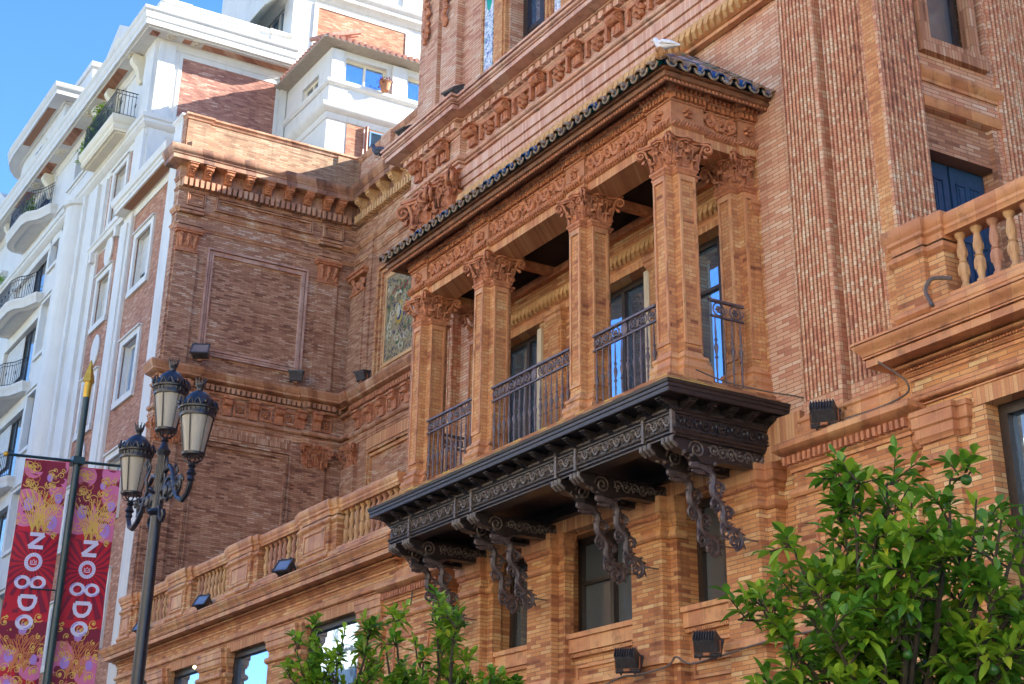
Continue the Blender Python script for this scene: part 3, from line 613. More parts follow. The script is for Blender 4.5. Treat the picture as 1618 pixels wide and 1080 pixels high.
# soffit boards and inner joists
mb = MB(); mb.box(LX0 + .1, LX1 - .1, 11.85, 13.28, 5.98, 6.02); mb.build('soffit', M_WOOD, P, 0)
mb = MB()
for c in colx:
    mb.box(c - .35, c + .35, 11.9, 13.25, 5.9, 5.98) if 0 else None
mb.box(LX0 + .2, LX1 - .2, 12.98, 13.1, 5.84, 5.98); mb.build('joist', M_WOOD, P, 0)
# carved beams in pairs below every column, with scroll heads
for c in colx:
    for s in (-1, 1):
        x = c + s * .24
        mb = MB(FY(13.3)); pr = [(.0, 5.56), (.85, 5.56), (1.1, 5.5), (1.22, 5.52), (1.3, 5.60), (1.5, 5.62), (1.62, 5.68), (1.64, 5.76), (1.62, 5.80), (0, 5.80)]
        mb.ext_u([(n_, z_) for n_, z_ in pr], x - .085, x + .085)
        o = mb.build('beam', M_WOOD, P, 30)
        mb = MB(FY(13.3))
        for k in range(3): mb.tube([(x - .09 + .09 * k - .0, 1.58, 5.66), (x - .09 + .09 * k, 1.66, 5.72), (x - .09 + .09 * k, 1.655, 5.78)], .028, 6)
        for sd in (-1, 1):
            mb.tube([(x + sd * .09, a1, a2) for _, a1, a2 in spir_n(1.27, 5.665, .125, 1.8, 18)], .014, 5)
            f2 = MB(lambda u, n, z, X=x + sd * .085, S=sd: (X + S * n, 13.3 - u, z)); rinceau(f2, .12, 1.08, 5.6, 5.77, 0, .012); mb2 = [(v[0], 13.3 - v[1], v[2]) for v in f2.v]; mb.add(mb2, f2.f)
        for k in range(9): mb.ball((x + (rnd() - .5) * .15, .98 + .06 * k, 5.53 + .012 * k + (rnd() - .5) * .03), .03, .035, .03, 6, 4)
        mb.build('carving', M_WOODG, o)
# dragon brackets
def dragon(x):
    fr = lambda u, n, z: (x + u, 12.1 + n, z)          # n runs towards the wall here
    mb = MB(fr); pts = []; rad = []
    ctrl = [(.12, 5.47), (.20, 5.42), (.235, 5.34), (.215, 5.25), (.225, 5.16), (.28, 5.10), (.35, 5.04), (.375, 4.95), (.36, 4.87), (.40, 4.80), (.48, 4.76), (.57, 4.74), (.63, 4.68), (.64, 4.60), (.60, 4.53), (.53, 4.50)]
    m = len(ctrl)
    for i in range(m - 1):
        p0, p1, p2, p3 = [Vector(ctrl[max(0, min(m - 1, i + d))]) for d in (-1, 0, 1, 2)]
        for k in range(3):
            t = k / 3; q = .5 * ((2 * p1) + (-p0 + p2) * t + (2 * p0 - 5 * p1 + 4 * p2 - p3) * t * t + (-p0 + 3 * p1 - 3 * p2 + p3) * t ** 3)
            pts.append((0, q.x, q.y)); s = (i + k / 3) / (m - 1); rad.append(.050 - .022 * s)
    mb.tube(pts, rad, 7)
    # scroll foliage filling each bend
    for cn, cz, r in ((.32, 5.24, .095), (.255, 5.02, .09), (.45, 4.95, .09), (.40, 4.70, .095), (.52, 4.60, .075)):
        mb.tube([(0, cn + (a1), cz + a2) for _, a1, a2 in spir_n(0, 0, r, 1.6, 14)], [.025 * (1 - i / 26) for i in range(15)], 5)
        for k in range(9): a = rnd() * 6.28; mb.ball((0 + (rnd() - .5) * .03, cn + r * .7 * math.cos(a), cz + r * .95 * math.sin(a)), .02, .024, .016, 5, 4)
    for i in range(3, len(pts) - 4, 2):      # leaf barbs along the back
        p = Vector(pts[i]); d = (Vector(pts[i + 1]) - p).normalized(); nn = Vector((0, -d.z, d.y)) * (1 if (i // 3) % 2 else -1)
        mb.tube([p, p + nn * .05 + d * .02, p + nn * .085 + d * .055], [.024, .017, .003], 5)
    for (n_, z_) in ((.13, 5.5), (.16, 5.47)): pass
    # head: skull, jaws, teeth, ear, mane
    mb.add([(-.035, .17, 5.40), (.035, .17, 5.40), (.045, .17, 5.50), (-.045, .17, 5.50), (-.05, .05, 5.44), (.05, .05, 5.44), (.05, .05, 5.54), (-.05, .05, 5.54), (-.028, -.12, 5.47), (.028, -.12, 5.47), (.025, -.12, 5.515), (-.025, -.12, 5.515)],
           [(0, 1, 2, 3), (0, 4, 5, 1), (1, 5, 6, 2), (2, 6, 7, 3), (3, 7, 4, 0), (4, 8, 9, 5), (5, 9, 10, 6), (6, 10, 11, 7), (7, 11, 8, 4), (8, 11, 10, 9)])
    mb.tube([(0, .09, 5.42), (0, -.0, 5.405), (0, -.09, 5.415)], [.035, .028, .016], 6)
    for k in range(4):
        for s in (-1, 1): mb.tube([(s * .02, -.1 + k * .035, 5.47), (s * .02, -.1 + k * .035, 5.445)], [.008, .003], 4)
    for s in (-1, 1):
        mb.ball((s * .045, .0, 5.525), .016, .02, .016, 6, 4); mb.ball((0 + s * .012, -.115, 5.52), .014, .018, .012, 5, 4)
        for k in range(7): mb.tube([(s * .03, .08 + .012 * k, 5.54 - .022 * k), (s * .05, .17, 5.555 - .022 * k), (s * .045, .22, 5.55 - .022 * k)], [.014, .012, .003], 5)
    mb.tube([(0, .12, 5.5), (0, .2, 5.5), (0, .3, 5.56)], [.03, .028, .02], 6)
    mb.tube([(0, .64, 4.66), (0, .78, 4.66), (0, .91, 4.66)], [.010, .010, .010], 6); mb.ball((0, .70, 4.66), .025, .02, .025, 6, 4)
    return mb.build('dragon_bracket', M_IRON, P, 40)
for c in colx:
    for s in (-1, 1): dragon(c + s * .24)

# brick sill on top
mb = MB(); mb.sweep([(LX0, 13.3), (LX0, 11.6), (LX1, 11.6), (LX1, 13.3)], [(-.7, 6.42), (.12, 6.42), (.12, 6.50), (.03, 6.51), (.03, 6.58), (-.7, 6.58)]); mb.box(LX0 + .3, LX1 - .3, 12.2, 13.29, 6.43, 6.575)
M_MOSS = brick('mossy sill brick', [(0, (.2, .07, .035)), (.3, (.42, .16, .06)), (.6, (.52, .27, .10)), (.8, (.62, .42, .08)), (1, (.66, .50, .07))], bw=.24, bh=.056, row=.2, stain=.5)
mb.build('brick_sill', M_MOSS, P, 0)
# columns
def cross(c, y, a, h):   # plan of a cross-shaped pier: arm half width a, half extent h
    return [(c - a, y - h), (c + a, y - h), (c + a, y - a), (c + h, y - a), (c + h, y + a), (c + a, y + a), (c + a, y + h), (c - a, y + h), (c - a, y + a), (c - h, y + a), (c - h, y - a), (c - a, y - a)]
def loft(mb, secs):
    n = len(secs[0][0]); vs = []; fs = []
    for poly, z in secs: vs += [(p[0], p[1], z) for p in poly]
    for j in range(len(secs) - 1):
        for i in range(n): fs.append((j * n + i, j * n + (i + 1) % n, (j + 1) * n + (i + 1) % n, (j + 1) * n + i))
    fs += [tuple(range(n))[::-1], tuple(range((len(secs) - 1) * n, len(secs) * n))]; mb.add(vs, fs)
def column(c, y, lab_=None):
    A, H = .135, .262
    mb = MB(); loft(mb, [(cross(c, y, A + .005, H), 6.98), (cross(c, y, A, H - .004), 9.62)])
    edges = []
    for (dx, dy) in ((0, -1), (1, 0), (-1, 0)):
        fr = (lambda u, n, z, c=c, y=y: (c + u, y - H - n + .004, z)) if dy else (lambda u, n, z, c=c, y=y, S=dx: (c + S * (H + n - .004), y + u, z))
        m2 = MB(fr)
        for (a0, a1, z0, z1) in ((-A, -A + .035, 7.1, 9.55), (A - .035, A, 7.1, 9.55), (-A + .035, A - .035, 7.1, 7.16), (-A + .035, A - .035, 9.47, 9.55)): m2.box(a0, a1, -.002, .024, z0, z1)
        edges.append(m2)
    sh = mb.build('column', B_SMALL, P, 20)
    e_ = MB(); [e_.add(q.v, q.f) for q in edges]; e_.build('shaft_edging', M_MOULD, sh, 0)
    mb = MB(); S = [(.10, 6.58), (.10, 6.70), (.08, 6.72), (.10, 6.76), (.085, 6.82), (.05, 6.84), (.05, 6.87), (.07, 6.89), (.06, 6.93), (.02, 6.95), (.0, 7.0)]
    loft(mb, [(cross(c, y, A + o, H + o), z) for o, z in S]); mb.build('base', M_MOULD, sh)
    mb = MB(); loft(mb, [(cross(c, y, A + o, H + o), z) for o, z in ((0, 9.56), (.02, 9.58), (.02, 9.6), (.045, 9.63), (.045, 9.655), (.0, 9.67))]); capital(mb, c, y, 9.66, 10.13, H - .03, H - .03, (0, 1, 2, 3), .15); mb.build('capital', M_TERRA, sh)
    return sh
for c in colx: column(c, CY)
for c in (colx[0], colx[3]): column(c, 13.2)
# beams of the entablature
def epath(o=0):
    out = []; x0, x1, y0 = colx[0] - .30, colx[3] + .26, 11.88
    p = [(x0 - .04, 13.3), (x0 - .04, y0 - .06)]
    for c in colx:
        a, b = c - .25, c + .25
        if c != colx[0]: p += [(a, y0), (a, y0 - .06)]
        if c != colx[3]: p += [(b, y0 - .06), (b, y0)]
    p += [(x1 + .06, y0 - .06), (x1 + .06, 12.38), (x1, 12.38), (x1, 13.0), (x1 + .06, 13.0), (x1 + .06, 13.3)]
    return p
E1 = epath()
mb = MB(); mb.sweep(E1, [(-.5, 10.10), (0, 10.10), (0, 10.24), (-.5, 10.24)]); mb.build('lintel', B_SOLD, P, 0)
mb = MB(); mb.sweep(E1, [(-.2, 10.24), (.01, 10.24), (.03, 10.26), (.035, 10.33), (.015, 10.355), (-.2, 10.36)])
mb.sweep(E1, [(-.2, 10.36), (0, 10.36), (0, 10.645), (.02, 10.65), (.02, 10.67), (-.2, 10.67)]); mb.build('frieze', plain('smooth terracotta', (.52, .24, .12), (.38, .15, .07), rough=.75, stain=.4), P)
mb = MB(); mb.sweep(E1, [(-.2, 10.67), (.01, 10.67), (.01, 10.76), (.06, 10.77), (.075, 10.80), (.075, 10.84), (.1, 10.86), (-.2, 10.87)]); mb.build('dentil_band', M_MOULDR, P)
ecorn = [(colx[0] - .34, 13.3), (colx[0] - .34, 11.82), (colx[3] + .32, 11.82), (colx[3] + .32, 13.3)]
mb = MB(); mb.sweep(ecorn, [(-.1, 10.87), (.06, 10.87), (.24, 10.80), (.25, 10.755), (.28, 10.755), (.285, 10.795), (.30, 10.80), (.33, 10.81), (.345, 10.84), (.34, 10.87), (.32, 10.882), (.335, 10.885), (.375, 10.89), (.38, 10.915), (.36, 10.92), (-.1, 11.0)]); mb.build('eaves', plain('brown eaves board', (.30, .13, .06), (.13, .06, .035), rough=.5, scale=5, stain=.4), P)
mb = MB(FY(11.82)); dents(mb, ecorn[0][0] - .28, ecorn[2][0] + .28, 10.76, 10.80, .28, .295, .03, .035); mb.build('eaves_dentils', M_TERRA, P, 0)
mb = MB(DX(ecorn[2][0])); dents(mb, 11.54, 13.28, 10.76, 10.80, .28, .295, .03, .035); mb.build('eaves_dentils', M_TERRA, P, 0)
# carved bands on the entablature
def runs():
    out = []; y0 = 11.88; xs = [colx[0] - .34]
    for i, c in enumerate(colx):
        a = c - .25 if i else colx[0] - .34; b = c + .25 if i < 3 else colx[3] + .32
        out.append((a, b, .06, True))
        if i < 3: out.append((c + .25, colx[i + 1] - .25, 0, False))
    return out
mbr = MB(FY(11.88)); mbf = MB(FY(11.88)); mbe = MB(FY(11.88)); mbd = MB(FY(11.88))
for a, b, n, blk in runs():
    rope(mbr, a, b, 10.3, n + .02, .048, .06)
    if blk: rosette(mbf, (a + b) / 2, 10.50, n, .095, 5, .05); [mbf.ball(((a + b) / 2 + (rnd() - .5) * .2, n + .02, 10.5 + (rnd() - .5) * .2), .035, .035, .035, 5, 4) for _ in range(6)]
    else: rinceau(mbf, a + .04, b - .04, 10.375, 10.635, n, .034)
    dents(mbd, a, b, 10.68, 10.755, n + .0, n + .07, .045, .032)
    beads(mbe, a - .04, b + .04, 10.815, n + .095, .04, .075, .042, .03)
DS = [(11.82, 12.38, .06), (12.38, 13.0, 0), (13.0, 13.3, .06)]
mbr.build('rope_moulding', M_TERRA, P); mbf.build('carved_frieze', M_TERRA, P); mbe.build('egg_moulding', M_TERRA, P); mbd.build('dentils', M_TERRA, P, 0)
f4 = [MB(DX(colx[3] + .26)) for _ in range(4)]
for a, b, n in DS:
    rope(f4[0], a, b, 10.3, n + .02, .04, .05); dents(f4[1], a, b, 10.68, 10.755, n, n + .07, .045, .032); beads(f4[2], a, b, 10.815, n + .095, .04, .075, .042, .03)
    if n: rosette(f4[3], (a + b) / 2, 10.5, n, .095, 5, .05)
    else: rinceau(f4[3], a + .04, b - .02, 10.38, 10.63, n, .034)
f4[0].build('rope_moulding', M_TERRA, P); f4[1].build('dentils', M_TERRA, P, 0); f4[2].build('egg_moulding', M_TERRA, P); f4[3].build('carved_frieze', M_TERRA, P)
# ceiling of the balcony
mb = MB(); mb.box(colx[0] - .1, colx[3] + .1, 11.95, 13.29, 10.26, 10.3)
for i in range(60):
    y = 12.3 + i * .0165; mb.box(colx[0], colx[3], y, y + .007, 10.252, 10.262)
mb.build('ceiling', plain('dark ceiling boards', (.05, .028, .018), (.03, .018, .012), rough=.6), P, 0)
mb = MB()
for c in colx[1:3]: mb.box(c - .06, c + .06, 12.34, 13.28, 10.11, 10.25)
mb.box(colx[0], colx[3], 13.18, 13.29, 10.08, 10.2); mb.build('ceiling_beam', M_TERRA, P, 0)
# tiled lean-to roof
EX0, EX1, EY, EZ = colx[0] - .34 - .30, colx[3] + .32 + .40, 11.40, 10.91; RZ = 12.45
hx = (13.3 - EY)
mb = MB(); vs = [(EX0, EY, EZ), (EX1, EY, EZ), (EX1 - hx, 13.3, RZ), (EX0 + hx, 13.3, RZ), (EX0, 13.3, EZ), (EX1, 13.3, EZ)]
mb.add(vs, [(0, 1, 2, 3), (1, 5, 2), (0, 3, 4), (0, 4, 5, 1), (4, 3, 2, 5)]); roofm = mb.build('roof', M_WOOD, P, 0)
M_TILES = []
for nm, c in (('blue glazed tile', (.02, .09, .26)), ('green glazed tile', (.01, .20, .20)), ('white glazed tile', (.40, .43, .46)), ('clay tile', (.30, .17, .09)), ('dark teal tile', (.01, .06, .10))):
    M_TILES.append(plain(nm, c, tuple(x * .6 for x in c), rough=.18, scale=20))
def tile_row(mb, p0, p1, r, seg=4):    # barrel tiles laid in a course up the slope
    p0, p1 = Vector(p0), Vector(p1); L = (p1 - p0).length; k = max(1, int(L / .3)); d = (p1 - p0) / k; side = d.cross(Vector((0, 0, 1))).normalized(); upv = side.cross(d).normalized()
    for i in range(k):
        a, b = p0 + d * i, p0 + d * (i + 1.1); ra, rb = r, r * .86; vs = []; h = .012
        for q, rr in ((a, ra), (a, ra - .014), (b + upv * .0, rb), (b, rb - .014)):
            for j in range(7): an = math.pi * j / 6; vs.append(tuple(q + side * rr * math.cos(an) + upv * (rr * math.sin(an) + (h if q is a or True else 0))))
        fs = [(j, j + 1, 14 + j + 1, 14 + j) for j in range(6)] + [(7 + j + 1, 7 + j, 21 + j, 21 + j + 1) for j in range(6)] + [(j + 1, j, 7 + j, 7 + j + 1) for j in range(6)]
        mb.mi = [3, 0, 1, 2, 3, 4, 3, 0, 3][int(rnd() * 9)] if i else [3, 3, 0, 3, 3][int(rnd() * 5)]; mb.add(vs, fs)
def pan(mb, p0, p1, r):
    p0, p1 = Vector(p0), Vector(p1); d = (p1 - p0); side = d.cross(Vector((0, 0, 1))).normalized(); upv = side.cross(d).normalized(); vs = []
    for q in (p0, p1):
        for rr in (r, r - .014):
            for j in range(7): an = math.pi * j / 6; vs.append(tuple(q + side * rr * math.cos(an) - upv * (rr * math.sin(an) - .03)))
    fs = [(j, j + 1, 14 + j + 1, 14 + j) for j in range(6)] + [(7 + j + 1, 7 + j, 21 + j, 21 + j + 1) for j in range(6)] + [(j + 1, j, 7 + j, 7 + j + 1) for j in range(6)]
    mb.mi = [0, 1, 2, 2, 1][int(rnd() * 5)]; mb.add(vs, fs)
sl = (RZ - EZ) / hx; mb = MB(); pitch_ = .235; n = int((EX1 - EX0) / pitch_)
for i in range(n + 1):
    x = EX0 + (EX1 - EX0) * i / n; L = min(hx, x - EX0, EX1 - x); L = max(.06, L)
    tile_row(mb, (x, EY - .05, EZ + .0), (x, EY + L, EZ + sl * L + .03), .082)
    if i < n: xm = x + pitch_ / 2; L2 = max(.06, min(hx, xm - EX0, EX1 - xm)); pan(mb, (xm, EY - .04, EZ + .03), (xm, EY + L2, EZ + sl * L2 + .03), .074)
n = int(hx / pitch_)
for i in range(n + 1):
    y = EY + hx * i / n; L = max(.06, y - EY)
    for X, S in ((EX1, -1), (EX0, 1)):
        tile_row(mb, (X - S * .05, y, EZ + .0), (X + S * L, y, EZ + sl * L + .03), .082)
        if i < n: ym = y + pitch_ / 2; L2 = max(.06, ym - EY); pan(mb, (X - S * .04, ym, EZ + .03), (X + S * L2, ym, EZ + sl * L2 + .03), .074)
for i in range(int((EX1 - EX0) / pitch_)):
    x = EX0 + (i + .5) * (EX1 - EX0) / int((EX1 - EX0) / pitch_)
    mb.mi = 5; mb.tube([(x + .078 * math.cos(math.pi + t * math.pi / 8), EY - .055, EZ + .045 + .078 * math.sin(math.pi + t * math.pi / 8)) for t in range(9)], .017, 5); xc = x - pitch_ / 2; mb.tube([(xc + .078 * math.cos(t * math.pi / 8), EY - .062, EZ + .03 + .078 * math.sin(t * math.pi / 8)) for t in range(9)], .016, 5)
    mb.mi = [0, 1, 2, 4, 1][int(rnd() * 5)]; mb.add([(x + .066 * math.cos(math.pi + t * math.pi / 8), EY - .03, EZ + .045 + .066 * math.sin(math.pi + t * math.pi / 8)) for t in range(9)], [tuple(range(9))])
for i in range(int(hx / pitch_)):
    for X, S in ((EX1, 1), (EX0, -1)):
        y = EY + (i + .5) * hx / int(hx / pitch_)
        mb.mi = 5; mb.tube([(X + S * .055, y + .078 * math.cos(math.pi + t * math.pi / 8), EZ + .045 + .078 * math.sin(math.pi + t * math.pi / 8)) for t in range(9)], .017, 5); mb.tube([(X + S * .062, y - pitch_ / 2 + .078 * math.cos(t * math.pi / 8), EZ + .03 + .078 * math.sin(t * math.pi / 8)) for t in range(9)], .016, 5)
        mb.mi = [0, 1, 2, 4, 0][int(rnd() * 5)]; mb.add([(X + S * .03, y + .066 * math.cos(math.pi + t * math.pi / 8), EZ + .045 + .066 * math.sin(math.pi + t * math.pi / 8)) for t in range(9)], [tuple(range(9))])
M_TILES.append(plain('grey brown tile rim', (.36, .28, .19), (.16, .12, .08), rough=.7, scale=20))
mb.mi = 3
tile_row(mb, (EX1, EY, EZ + .05), (EX1 - hx, 13.3, RZ + .06), .075); tile_row(mb, (EX0, EY, EZ + .05), (EX0 + hx, 13.3, RZ + .06), .075)
mb.build('roof_tiles', M_TILES, roofm, 40, norm=False)
# small clay face at the roof corner
mb = MB(); fx, fy, fz = EX1 + .03, EY - .06, EZ + .13
mb.ball((fx, fy, fz), .075, .07, .10, 10, 8); mb.tube([(fx, fy, fz + .03), (fx - .05, fy + .06, fz + .05), (fx - .16, fy + .16, fz + .04)], .06, 7)
hd = Vector((.5, -.86, 0)); sdv = Vector((.86, .5, 0)); c0 = Vector((fx, fy, fz))
mb.tube([c0 + hd * .065 + Vector((0, 0, .02)), c0 + hd * .088 + Vector((0, 0, -.02))], [.01, .018], 6)
for s in (-1, 1): mb.ball(c0 + hd * .06 + sdv * .026 * s + Vector((0, 0, .022)), .014, .014, .01, 6, 4); mb.tube([c0 + hd * .066 + sdv * .012 * s + Vector((0, 0, .04)), c0 + hd * .06 + sdv * .04 * s + Vector((0, 0, .042))], .008, 5); mb.ball(c0 + sdv * .07 * s, .016, .016, .025, 6, 4)
mb.tube([c0 + hd * .066 - sdv * .025 + Vector((0, 0, -.045)), c0 + hd * .074 + Vector((0, 0, -.045)), c0 + hd * .066 + sdv * .025 + Vector((0, 0, -.045))], .009, 5)
mb.ball(c0 + hd * .05 + Vector((0, 0, -.075)), .025, .025, .02, 6, 4)
mb.build('roof_face_finial', plain('ochre clay', (.50, .24, .07), (.36, .15, .04), rough=.5, scale=20), P)
# interior wall dressings of the balcony
for a, b in ((LX0 + .3, LX1 - .3),):
    mb = MB(); mb.sweep([(a, 13.3), (b, 13.3)], [(-.02, 9.52), (.03, 9.52), (.03, 9.56), (.05, 9.58), (.09, 9.62), (.10, 9.69), (.085, 9.76), (.05, 9.8), (.03, 9.81), (.03, 9.86), (-.02, 9.87)]); mb.build('inner_band', M_MOULD, P)
    mb = MB(FY(13.3)); rope(mb, a, b, 9.69, .065, .075, .12); mb.build('rope_carving', M_TERRA2, P)
    MB(FY(13.3)).box(a, b, 0, .025, 9.42, 9.52).build('lintel', B_SOLD, P, 0)
for x in (-20.93, -18.05, -22.98 - .25, -15.95):
    w2 = .2; mb = MB(FY(13.3)); mb.box(x - w2, x + w2, 0, .09, 6.58, 9.3); mb.box(x - w2 + .05, x + w2 - .05, .09, .11, 7.0, 9.1); mb.build('wall_pilaster', B_SMALL, P, 0)
    mb = MB(); mb.sweep([(x - w2, 13.3), (x - w2, 13.21), (x + w2, 13.21), (x + w2, 13.3)], [(-.02, 9.24), (.01, 9.24), (.02, 9.27), (.05, 9.3), (.05, 9.36), (.075, 9.38), (.075, 9.43), (-.02, 9.43)]); mb.build('wall_pilaster_capital', M_MOULD, P)
for a, b in ((-23.0, -21.55), (-20.32, -18.45), (-17.65, -16.2)):
    window(P, FY(13.3), a + .0, b - .0, 6.7, 9.42, -.3, M_FRAME, M_GLASSB, .09, (.5,), (.72,), ft=.08)
    mb = MB(FY(13.3)); mb.box(b - .0, b + .13, .0, .05, 6.7, 9.3); mb.box(a - .13, a, .0, .05, 6.7, 9.3); mb.build('cream_jamb', M_CREAM, P, 0)
# iron railings
def railing(fr, u0, u1, z0, z1, k=None, rings=True):
    mb = MB(fr); mb.box(u0, u1, -.025, .03, z1 - .02, z1 + .012); mb.box(u0 - .02, u1, -.035, .0, z1 + .012, z1 + .024); mb.box(u0, u1, -.018, .018, z1 - .235, z1 - .21); mb.box(u0, u1, -.018, .018, z0 + .0, z0 + .025)
    o = mb.build('iron_railing', M_RAIL, P, 30)
    k = k or max(3, round((u1 - u0) / .155)); st = (u1 - u0) / k
    for i in range(k):
        c = u0 + (i + .5) * st; mb = MB(fr); h = z1 - .235 - z0
        mb.lathe([(.010, .02), (.014, .08), (.010, .12), (.015, .3), (.012, .36), (.024, .38), (.013, .41), (.028, .48), (.034, .50), (.028, .53), (.013, .58), (.026, .62), (.012, .65), (.018, .72), (.009, .9), (.009, h)] if 0 else
                 [(.009, .02), (.013, h * .08), (.010, h * .16), (.016, h * .3), (.011, h * .36), (.026, h * .40), (.012, h * .43), (.024, h * .50), (.032, h * .54), (.024, h * .58), (.011, h * .62), (.025, h * .66), (.011, h * .69), (.016, h * .76), (.009, h * .9), (.009, h)], (c, 0, z0), 7)
        mb.build('spindle', M_RAIL, o, 40)
    mb = MB(fr); zc = z1 - .115; n = max(2, round((u1 - u0) / .22)); s2 = (u1 - u0) / n
    for i in range(n):
        c = u0 + (i + .5) * s2
        if n > 3 and i == n // 2: mb.ball((c, 0, zc), .055, .012, .095, 8, 6); mb.tube([(c + .065 * math.cos(a * .52), 0, zc + .1 * math.sin(a * .52)) for a in range(13)], .012, 5); continue
        mb.tube([(c + .092 * math.cos(a * .4488), 0, zc + .092 * math.sin(a * .4488)) for a in range(15)], .012, 5)
        for q in range(6): a = q * 1.047; mb.ball((c + .036 * math.cos(a), 0, zc + .036 * math.sin(a)), .02, .02, .02, 6, 4)
        mb.ball((c, -.01, zc), .018, .028, .018, 6, 4)
        mb.tube([(c + .09, 0, zc - .06), (c + s2 * .5, 0, zc - .02), (c + s2 * .5, 0, zc + .04)], .009, 4)
    mb.build('rosette_band', M_RAIL, o, 40)
for i in range(3): railing(FY(11.93), colx[i] + .30, colx[i + 1] - .30, 6.62, 7.8)
railing(DX(LX1 - .12), 12.4, 12.95, 6.62, 7.8)
railing(DX(LX0 + .12), 12.4, 12.95, 6.62, 7.8)
# ================================================================== ground-floor terraces left and right of the tower
TER = 13.05                                   # wall plane of the terraces
def terrace(x0, x1, wins, capx):
    mb = MB(FY(TER)); holes = [(a, b, GZ + .6, 5.48) for a, b in wins]; wallgrid(mb, x0, x1, GZ, 6.3, holes, .35); mb.build('terrace_wall', B_MAIN, P, 0)
    mb = MB(); mb.box(x0, x1, 13.6, 19.2, GZ, 6.15); mb.build('inner_mass', M_DARK, P, 0)
    mb = MB(); mb.box(x0, x1, 12.95, 19.2, 6.18, 6.3) if 0 else mb.box(x0, x1, 13.06, 19.2, 6.16, 6.36); mb.build('terrace_floor', B_RED, P, 0)
    pa = [(x0 - .0, 14.0), (x0, TER), (x1, TER), (x1, 14.0)]
    mb = MB(); mb.sweep(pa, stack([('f', 6.0, 6.05, .02, .02), ('c', 6.05, 6.10, .03, .07), ('f', 6.10, 6.13, .06, .06), ('t', 6.13, 6.20, .08, .15), ('f', 6.20, 6.30, .34, .34), ('f', 6.30, 6.33, .37, .37), ('c', 6.33, 6.47, .37, .45), ('f', 6.47, 6.5, .46, .46)], -.3))
    mb.build('terrace_cornice', M_MOULD, P); mb = MB(); mb.sweep(pa, stack([('f', 5.68, 5.71, .03, .03), ('t', 5.71, 5.81, .02, .085), ('f', 5.81, 5.85, .02, .02)], -.2)); mb.build('string_course', M_MOULD, P)
    mb = MB(FY(TER)); beads(mb, x0, x1, 6.105, .085, .018, .045); mb.build('egg_moulding', M_TERRA, P)
    mb = MB(FY(TER)); 
    for a, b in wins: mb.box(a - .15, b + .15, -.01, .012, 5.48, 5.68)
    mb.build('lintel', B_SOLD, P, 0)
    for a, b in capx:
        path = [(a, TER), (a, TER - .07), (b - .28, TER - .07), (b - .28, TER - .0), (b - .28, TER - .03), (b, TER - .03), (b, TER + .2)]
        path = [(a, TER), (a, TER - .08), (b, TER - .08), (b, TER)]
        mb = MB(); mb.sweep(path, [(-.08, GZ), (0, GZ), (0, 5.3), (-.08, 5.3)]); mb.build('pier', B_MAIN, P, 0)
        for e0, e1, d in ((a, b, .08), (a - .14, a, -.001), (b, b + .14, -.001)):
            pp = [(e0, TER), (e0, TER - d - .02), (e1, TER - d - .02), (e1, TER + (.2 if d < 0 else 0))]
            mb = MB(); mb.sweep(pp, [(-.05, 5.2), (.01, 5.2), (.02, 5.24), (.04, 5.26), (.04, 5.36), (.065, 5.38), (.065, 5.50), (.08, 5.51), (.08, 5.57), (-.05, 5.57)]); mb.build('pier_capital', M_MOULD, P); mb = MB()
            mb.sweep(pp, [(-.05, 4.94), (.02, 4.95), (.05, 4.98), (.05, 5.03), (.02, 5.06), (-.05, 5.07)]); mb.build('pier_ring', M_MOULD, P)
